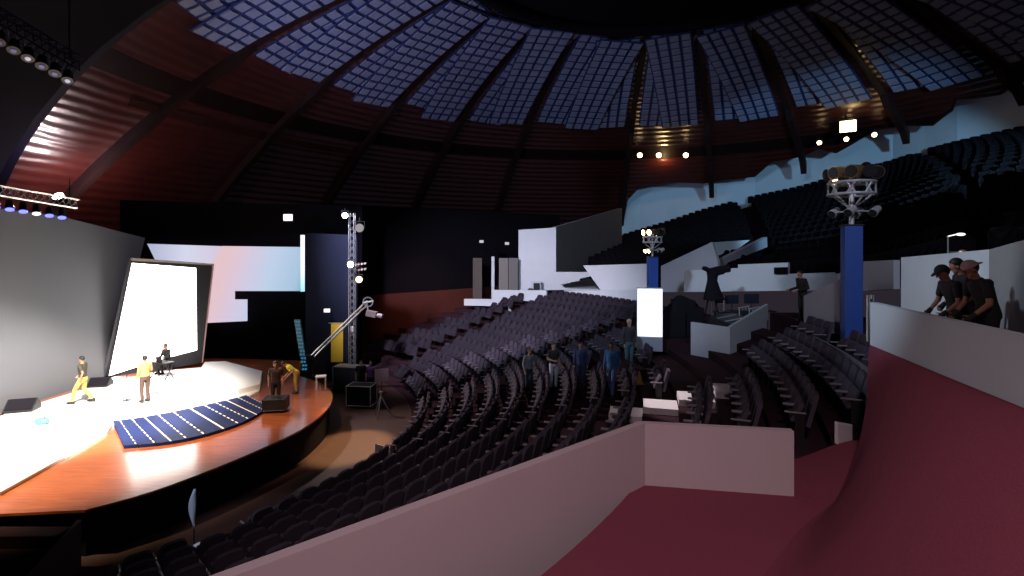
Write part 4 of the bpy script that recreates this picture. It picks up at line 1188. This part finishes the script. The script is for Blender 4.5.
# camera crane
a0 = P(311, 358, 25.4); a1 = P(367, 303, 24.2)
b0 = Vector((a0.lerp(a1, .06).x, a0.lerp(a1, .06).y, 0))
t = thing('camera_crane', 'long silver camera crane arm rising beside the navy panel', 'crane', b0)
bm = bmesh.new()
for o_ in (V3(0, 0, .10), V3(0, 0, -.10)): tube(bm, a0 - b0 + o_, a1 - b0 + o_, .045, n=8)
for k in range(12):
    q = (a0 - b0).lerp(a1 - b0, (k + .5) / 12); q2 = (a0 - b0).lerp(a1 - b0, (k + 1) / 12); tube(bm, q + V3(0, 0, -.1), q2 + V3(0, 0, .1), .02, n=5)
obj('arm', bm, M_steel, t)
pv = (a0 - b0).lerp(a1 - b0, .06)
bm = bmesh.new(); tube(bm, (0, 0, .5), pv, .06, n=10)
for k in range(3):
    an = 2 * PI * k / 3 + .3; tube(bm, (0, 0, .9), (.7 * math.cos(an), .7 * math.sin(an), 0.02), .035, n=6)
obj('pedestal', bm, M_blackm, t)
e = a1 - b0
bm = bmesh.new(); torus(bm, e + V3(.05, 0, .05), .22, .03, V3(0, 1, .2)); tube(bm, e, e + V3(.1, 0, -.55), .035, n=8); tube(bm, e + V3(-.2, 0, 0), e + V3(.3, 0, .1), .04, n=8); obj('remote_head', bm, M_steel, t)
bm = bmesh.new(); box(bm, e + V3(.22, 0, -.5), (.5, .3, .28), Matrix.Rotation(R(12), 3, 'Y'), .03); tube(bm, e + V3(.45, -.02, -.56), e + V3(.72, -.05, -.62), .1, .12, 12); o = obj('camera', bm, mat('grey_camera', (.40, .33, .35), .4, .3), t)
bm = bmesh.new(); box(bm, a0 - b0 + V3(-.1, 0, -.02), (.35, .3, .35), None, .03); obj('counterweight', bm, M_blackm, t)
# small hanging monitor tag under crane arm
c = P(352, 329, 27.2); t = thing('work_light', 'small pale work light on a thin stand under the crane arm', 'lamp', V3(c.x, c.y, 0))
bm = bmesh.new(); tube(bm, (0, 0, .02), (0, 0, c.z - .1), .018, n=6); box(bm, (0, 0, .015), (.5, .5, .03)); obj('stand', bm, M_blackm, t)
bm = bmesh.new(); box(bm, (0, 0, c.z), (.18, .14, .26), None, .02); obj('head', bm, mat('pale_head', (.6, .55, .58), .5), t)
# side tower with lamps
c = P(352, 300, 26.6); tw = thing('lamp_tower', 'tall thin lattice lamp tower beside the navy panel', 'tower', V3(c.x, c.y, 0))
zt = P(352, 213, 26.6).z
bm = bmesh.new(); truss(bm, (0, 0, 0), (0, 0, zt), .13, 26, .022); obj('truss', bm, M_steel, tw)
bm = bmesh.new(); box(bm, (0, 0, .03), (.5, .5, .06), None, .01); obj('base', bm, M_blackm, tw)
def tower_lamp(u, v, label, r, em, d=26.2, di=None):
    p = P(u, v, d); spot_head(label, p, (toward_cam(p) if di is None else Vector(di)), r, em, 'lamps on the lattice tower')
tower_lamp(345, 215.5, 'small glaring white lamp at the top left of the lattice tower', .15, E_white)
tower_lamp(359.5, 228, 'round pale reflector lamp near the top of the lattice tower', .22, lamp_mat('pale_reflector', (.6, .55, .55), .45))
tower_lamp(350.5, 264.5, 'glaring white lamp halfway up the lattice tower', .16, E_white, 25.9)
tower_lamp(359, 279.5, 'warm yellow lamp halfway up the lattice tower', .17, lamp_mat('amber_glow', (1, .62, .28), 5))
t = thing('lamp_bar', 'small bracket of tiny lamps beside the lattice tower', 'lamp bar', P(361, 268, 26.4))
bm = bmesh.new()
for dz_ in (0, .28): tube(bm, (-.28, 0, dz_ - .1), (.30, 0, dz_ - .02), .03, n=6)
tube(bm, (-.6, 0, .05), (0, 0, .05), .03, n=6)
obj('bracket', bm, M_blackm, t)
for dz_ in (0, .28):
    for k in range(4):
        q = V3(-.24 + .16 * k, -.05, dz_ - .1 + .02 * k); bm = bmesh.new(); tube(bm, q, q + V3(0, -.1, -.02), .05, n=10); obj('lamp', bm, mat('tan_lamp', (.5, .4, .36), .4) if 'tan_lamp' not in MATS else MATS['tan_lamp'], t)
# pale blue cloth on a stand in the pit
c = onz(193, 535, 0); c = P(194, 531, 11.9); c.z = 0
t = thing('draped_stand', 'thin stand draped with pale blue cloth in the pit before the front row', 'stand', c)
zt = P(194, 489, 11.9).z
bm = bmesh.new(); tube(bm, (0, 0, 0), (0, 0, zt), .015, n=6); box(bm, (0, 0, .01), (.4, .4, .02)); obj('pole', bm, M_blackm, t)
bm = bmesh.new(); zb = P(194, 528, 11.9).z
secs = []
for k in range(9):
    s = k / 8; z = zt - (zt - zb) * s; w = .02 + .07 * math.sin(PI * min(1, s * 1.15)) ; secs.append((V3(-.06 * math.sin(PI * s) + .03, -.02, z), V3(w, 0, 0), V3(0, .035, 0)))
loft(bm, secs, 12); obj('cloth', bm, mat('pale_blue_cloth', (.62, .72, .90), .8), t, smooth=True)
# front row end barrier at bottom left
t = thing('low_barrier', 'low dark barrier with white top at the near end of the front row', 'barrier', Vector((P(207, 556, 11.6).x, 11.6, 0)), R(-28))
zt = P(207, 549, 11.6).z
bm = bmesh.new(); box(bm, (0, 0, zt / 2 - .02), (.75, .08, zt - .04), None, .01); obj('panel', bm, M_blackm, t)
bm = bmesh.new(); box(bm, (0, 0, zt), (.82, .14, .04), None, .01); obj('top_rail', bm, M_white_line, t)
# ------------------------------------------------------------------ mixing booth
A = Vector((6.6, 19.2)); B = Vector((7.5, 17.9)); Cc = Vector((10.2, 20.7))
zb = 3.36
strip_wall('wall_booth', [(A.x, A.y), (B.x, B.y), (Cc.x, Cc.y)], zb - .6, [zb + .88, zb + .88, zb + 1.38], .12, mat('booth_wall', (.44, .45, .50), .7, noise=.05, scale=1.5), side=1)
bm = bmesh.new(); prism(bm, [Vector((x, y, zb - .5)) for x, y in ((6.75, 19.25), (7.55, 18.15), (10.05, 20.75), (11.2, 22.6), (8.4, 24.5), (5.6, 21.2))], (0, 0, .5)); struct(obj('floor_booth', bm, M_terr))
bd = Vector((8.35, 19.95, zb))
t = thing('mixing_desk', 'wide black mixing desk inside the white booth', 'mixing desk', bd, R(43))
bm = bmesh.new(); prism(bm, [V3(-.85, y, z) for y, z in ((-.4, .72), (.4, .72), (.4, 1.02), (.3, 1.04), (-.4, .82))], (1.7, 0, 0)); obj('console', bm, M_blackm, t)
bm = bmesh.new()
for i in range(17):
    x = -.78 + i * .096; box(bm, (x, -.2, .895), (.03, .05, .03)); box(bm, (x, .1, .985), (.03, .03, .03))
obj('faders', bm, M_alu, t)
for x in (-.75, .75):
    bm = bmesh.new(); box(bm, (x, 0, .36), (.08, .6, .72), None, .01); obj('leg', bm, M_blackm, t)
def monitor(label, p, rz, w=.62, h=.38, zl=.3):
    t = thing('monitor', label, 'monitor', p, rz)
    bm = bmesh.new(); box(bm, (0, 0, zl + h / 2), (w, .05, h), None, .01); obj('case', bm, M_blackm, t)
    bm = bmesh.new(); box(bm, (0, .029, zl + h / 2), (w * .92, .006, h * .88)); obj('display', bm, mat('dark_display', (.02, .025, .04), .15) if 'dark_display' not in MATS else MATS['dark_display'], t)
    bm = bmesh.new(); tube(bm, (0, 0, .02), (0, 0, zl + .05), .025, n=8); box(bm, (0, 0, .011), (.28, .2, .02), None, .005, 1); obj('stand', bm, M_blackm, t)
# table with monitors at booth back
tb = Vector((10.1, 22.6, zb)); t = thing('table', 'dark table along the back of the mixing booth', 'table', tb, R(8))
bm = bmesh.new(); box(bm, (0, 0, .88), (2.6, .7, .05), None, .01); obj('table_top', bm, M_blackm, t)
for x in (-1.2, 1.2):
    for y in (-.28, .28):
        bm = bmesh.new(); box(bm, (x, y, .43), (.05, .05, .855)); obj('leg', bm, M_blackm, t)
monitor('left dark monitor on the booth table', tb + V3(-.55, 0, .906), R(188))
monitor('right dark monitor on the booth table', tb + V3(.35, .1, .906), R(185), .66, .42)
# pale frame gear around monitor
t = thing('equipment_frame', 'small pale metal frame standing left of the booth monitors', 'frame', tb + V3(-1.1, -.05, .906), R(8))
bm = bmesh.new()
for x in (-.2, .2): tube(bm, (x, 0, 0), (x, 0, .62), .025, n=6)
tube(bm, (-.2, 0, .62), (.2, 0, .62), .025, n=6); tube(bm, (-.2, 0, .3), (.2, 0, .3), .02, n=6); obj('frame', bm, M_alu, t)
bm = bmesh.new(); box(bm, (0, .03, .45), (.34, .05, .26), None, .01); obj('unit', bm, M_blackm, t)
# drum-like rack with pale posts at the booth right
rk = Vector((9.62, 21.1, zb)); t = thing('amplifier_rack', 'open rack with pale posts at the right end of the mixing booth', 'rack', rk, R(43))
bm = bmesh.new()
for x in (-.45, -.15, .15, .45):
    for y in (-.2, .2): tube(bm, (x, y, 0), (x, y, 1.2), .022, n=6)
for y in (-.2, .2): tube(bm, (-.48, y, 1.2), (.48, y, 1.2), .03, n=6)
obj('posts', bm, M_alu, t)
bm = bmesh.new()
for k in range(4): box(bm, (0, 0, .2 + .27 * k), (.8, .36, .2), None, .01)
obj('units', bm, M_blackm, t)
# covered camera on tripod
pc = P(714, 300, 21.5); pc.z = zb
t = thing('covered_camera', 'large camera under a black cover on a tripod in the booth', 'camera', pc, R(10))
zt = P(714, 272, 21.5).z - zb
bm = bmesh.new(); q_ = Matrix.Rotation(R(-12), 3, 'Y')
box(bm, (.05, 0, zt + .02), (.62, .34, .34), q_); tube(bm, (.3, -.05, zt + .08), (.62, -.1, zt + .17), .14, .19, 12); box(bm, (-.34, 0, zt + .12), (.3, .26, .16), Matrix.Rotation(R(25), 3, 'Y'))
loft(bm, [(V3(-.05, 0, zt), V3(.24, 0, 0), V3(0, .22, 0)), (V3(-.08, 0, zt - .35), V3(.20, 0, 0), V3(0, .2, 0)), (V3(-.05, 0, zt - .8), V3(.33, 0, 0), V3(0, .3, 0)), (V3(0, 0, zt - 1.15), V3(.45, 0, 0), V3(0, .4, 0))])
remesh('cover', bm, M_darkcloth, t, .03)
for k in range(3):
    a = 2 * PI * k / 3; bm = bmesh.new(); tube(bm, (-.1 + .08 * math.cos(a), .08 * math.sin(a), zt - .8), (-.1 + .5 * math.cos(a), .5 * math.sin(a), 0), .03, n=6); obj('leg', bm, M_blackm, t)
# dark stack of cases under black cloth left of the booth
pc = P(686, 330, 21.0)
t = thing('covered_gear', 'tall heap of gear under black cloth between bright panel and booth', 'gear', Vector((pc.x - .3, pc.y + .3, zb)))
bm = bmesh.new(); box(bm, (-.25, 0, .5), (1.0, .9, 1.0)); box(bm, (.3, .1, .75), (.8, .8, 1.5)); box(bm, (.75, .1, .6), (.6, .8, 1.2)); capsule(bm, (-.3, 0, .9), (.0, 0, 1.15), .3, .33); capsule(bm, (.2, .1, 1.4), (.7, .1, 1.2), .3, .25); remesh('cloth', bm, M_darkcloth, t, .05, 8)
# aisle wall under the tall person
f_, n_ = vplane((600, 19.6), (642, 17.4))
strip_wall('wall_aisle', [tuple(f_(600, 345)[:2]), tuple(f_(621, 350)[:2]), tuple(f_(640, 354)[:2])], 1.5, [f_(600, 350).z, f_(621, 361).z, f_(640, 370).z], .3, M_terr)
# tall slats by the far wall
for i, (u0, u1, m_, lab) in enumerate(((473, 482, mat('slat_brown', (.10, .075, .065), .8), 'narrow brown upright panel, left of the pale post'), (491.5, 494.5, M_white, 'thin pale upright post between the upright panels'), (499, 508, mat('slat_beige', (.24, .21, .20), .8), 'beige upright panel right of the pale post'), (508.6, 518, mat('slat_beige_dark', (.19, .165, .16), .8), 'darker beige upright panel beside the tall white wall'))):
    f, n = vplane((470, 36.9), (520, 36.9)); a, b = f(u0, 258 if i != 1 else 256.5), f(u1, 293)
    t = thing('upright_panel', lab, 'panel', Vector(((a.x + b.x) / 2, a.y, b.z - .6)), 0, 'upright panels by the tall white wall')
    w, h = b.x - a.x, a.z - b.z + .6
    bm = bmesh.new(); box(bm, (0, 0, h / 2), (w, .14, h), None, .015); obj('panel', bm, m_, t)
    bm = bmesh.new()
    for k in range(max(1, int(w / .16))): box(bm, ((-w / 2 + .08 + k * .16) if w > .3 else 0, -.08, h / 2), (.05, .025, h * .97))
    obj('ribs', bm, m_, t)
# little lamp on pole above right wall
pl = P(948, 252, 10.6); t = thing('reading_lamp', 'thin pole with a small bright lamp above the right white wall', 'lamp', pl - V3(0, 0, .3))
bm = bmesh.new(); tube(bm, (0, 0, 0), (0, 0, .62), .015, n=6); tube(bm, (0, 0, .3), (.22, 0, .3), .012, n=6); obj('pole', bm, M_steel, t)
bm = bmesh.new(); ellipsoid(bm, (.24, -.02, .66), (.09, .06, .03)); tube(bm, (0, 0, .62), (.2, 0, .665), .012, n=6); obj('lamp_head', bm, E_soft, t)
bm = bmesh.new(); ellipsoid(bm, (.28, -.02, .30), (.08, .06, .05)); obj('lower_lamp', bm, mat('copper_shade', (.5, .3, .22), .3, .7), t)
# cone on steps, blue cup on stage
c = on_bowl(641, 384); t = thing('warning_cone', 'small yellow cone standing on the aisle by the pale steps', 'cone', c)
bm = bmesh.new(); tube(bm, (0, 0, .03), (0, 0, .42), .12, .02, 14); obj('body', bm, mat('cone_yellow', (.65, .45, .08), .5), t)
bm = bmesh.new(); box(bm, (0, 0, .015), (.3, .3, .03), None, .008, 1); obj('base', bm, mat('cone_base', (.4, .28, .06), .6), t)
c = stage_pt(42, 427); c.z = ZS + .089; t = thing('bag', 'small light blue bag lying on the bright stage floor', 'bag', c)
bm = bmesh.new(); ellipsoid(bm, (0, 0, .11), (.24, .15, .11)); remesh('bag_body', bm, mat('light_blue_bag', (.08, .42, .75), .5), t, .03)
bm = bmesh.new(); torus(bm, (0, 0, .2), .09, .012, V3(0, 1, 0), 16, 6); obj('handle', bm, M_blackm, t)

# ------------------------------------------------------------------ light
def light(kind, name, loc, tgt, energy, col, size=None, angle=None, blend=.4, r=.2):
    L = bpy.data.lights.new(name, kind); L.energy = energy; L.color = col
    if kind == 'SPOT': L.spot_size = R(angle); L.spot_blend = blend; L.shadow_soft_size = r
    elif kind == 'AREA': L.shape = 'DISK'; L.size = size
    else: L.shadow_soft_size = r
    o = bpy.data.objects.new(name, L); COL.objects.link(o); o.location = loc
    if tgt is not None: o.rotation_euler = (Vector(tgt) - Vector(loc)).to_track_quat('-Z', 'Y').to_euler()
    return o
light('SPOT', 'stage_key', (-9, 9, 15.5), (-15.2, 18.6, 1), 60000, (1, .93, .84), angle=34, blend=.55, r=.3)
light('SPOT', 'stage_key_left', (-16, 9, 14), (-12.6, 14.6, 1), 34000, (1, .80, .50), angle=38, blend=.9, r=.3)
light('SPOT', 'stage_wash', (-9, 12, 15.5), (-10, 18.2, 1), 8000, (1, .70, .50), angle=33, blend=.9, r=.4)
light('SPOT', 'pit_pool', (-3, 26, 13), (-5.7, 18.3, 0), 20000, (1, .56, .24), angle=12, blend=.4, r=.2)
light('SPOT', 'cyclorama_wash', (-11, 14, 1.9), (-18.5, 20, 2.9), 900, (.80, .87, 1), angle=80, blend=1, r=.4)
light('SPOT', 'house_cool_fill', (-5, 3, 16.5), (8, 37, 6.5), 8800, (.56, .75, 1), angle=52, blend=.6, r=.5)  # added unseen spot that gives the far walls their cool light
light('SPOT', 'right_wall_fill', (-3, 8.5, 12.5), (8.6, 9.6, 6.2), 2300, (.66, .82, 1), angle=30, blend=.6, r=.3)  # extra unseen spot added for the white walls at right
light('SPOT', 'house_fill', (4, 1, 15), (9.5, 19.0, 4.6), 3600, (.74, .80, 1), angle=30, blend=.7, r=.4)  # dim fill added to lift the booth and ramp walls
light('SPOT', 'far_block_fill', (-10, 20, 13), (-1, 33, 2), 15000, (.86, .82, 1), angle=64, blend=.8, r=.4)  # spot without a fixture, added to brighten the far seats
light('SPOT', 'front_row_fill', (-15, 24, 11), (-2.6, 18.5, .8), 9500, (1, .86, .84), angle=38, blend=.9, r=.3)  # spot added to supply stage-side light on the front rows
light('SPOT', 'upper_wall_fill', (18, 7, 13.2), (24.2, 44, 7.6), 17000, (.34, .68, 1), angle=44, blend=.3, r=.4)  # unseen lamp put out of frame to wash the upper back wall
light('SPOT', 'draped_stand_fill', (-10.5, 6.5, 9.5), (-7.2, 11.9, 1.5), 1500, (.80, .84, 1), angle=17, blend=.7, r=.1)  # fill added only to brighten the draped stand
light('SPOT', 'dome_blue', (-16, 16, 8.6), (-5, 32, 17.6), 7000, (.50, .58, 1), angle=66, blend=1, r=.4)
light('POINT', 'flare_glow', P(80, 199, 28.6), None, 650, (1, .78, .80), r=.12)
light('POINT', 'flare_violet', P(34, 184, 26.5), None, 70, (.42, .32, 1), r=.1)
d, rho, az = dome_hit(662, 165); light('POINT', 'dome_warm_glow', P(664, 166, d - .9), None, 110, (1, .62, .25), r=.1)
d, rho, az = dome_hit(848, 126); light('POINT', 'flood_glow', P(848, 124, d - 1.8), None, 25, (1, .62, .3), r=.12)
light('SPOT', 'landing_fill', (.2, -3, 14), (1.2, 4.6, 3), 4000, (1, .78, .82), angle=58, blend=.9, r=.6)  # made-up lamp behind the camera for the near floor and wall
light('SPOT', 'banner_light', P(339, 298, 24.4), P(337, 342, 26.0), 90, (1, .8, .3), angle=50, r=.02)
light('SPOT', 'brown_wall_wash', (-4, 30, 8), (-6, 36, 3.2), 700, (1, .5, .35), angle=60, blend=.9)
light('SPOT', 'step_light', (1.5, 17, 9), tuple(ring(21.3, -14.4) + V3(0, 0, 2.6)), 2200, (1, .9, .92), angle=17, blend=.5, r=.1)

w = bpy.data.worlds.new('World'); S.world = w; w.use_nodes = True
w.node_tree.nodes['Background'].inputs[0].default_value = (.55, .42, .6, 1); w.node_tree.nodes['Background'].inputs[1].default_value = .04

# ------------------------------------------------------------------ camera
cam = bpy.data.cameras.new('Camera'); co = bpy.data.objects.new('Camera', cam); COL.objects.link(co)
co.location = (0, 0, EYE); co.rotation_euler = (PI / 2, 0, 0)
cam.sensor_width = 36; cam.sensor_fit = 'HORIZONTAL'; cam.lens = 36 * F / 1024; cam.shift_y = -(288 - HOR) / 1024
cam.clip_end = 300; cam.clip_start = .05
S.camera = co
S.view_settings.view_transform = 'Standard'; S.view_settings.look = 'None'; S.view_settings.gamma = 1; S.view_settings.exposure = 0
S.view_settings.use_curve_mapping = False
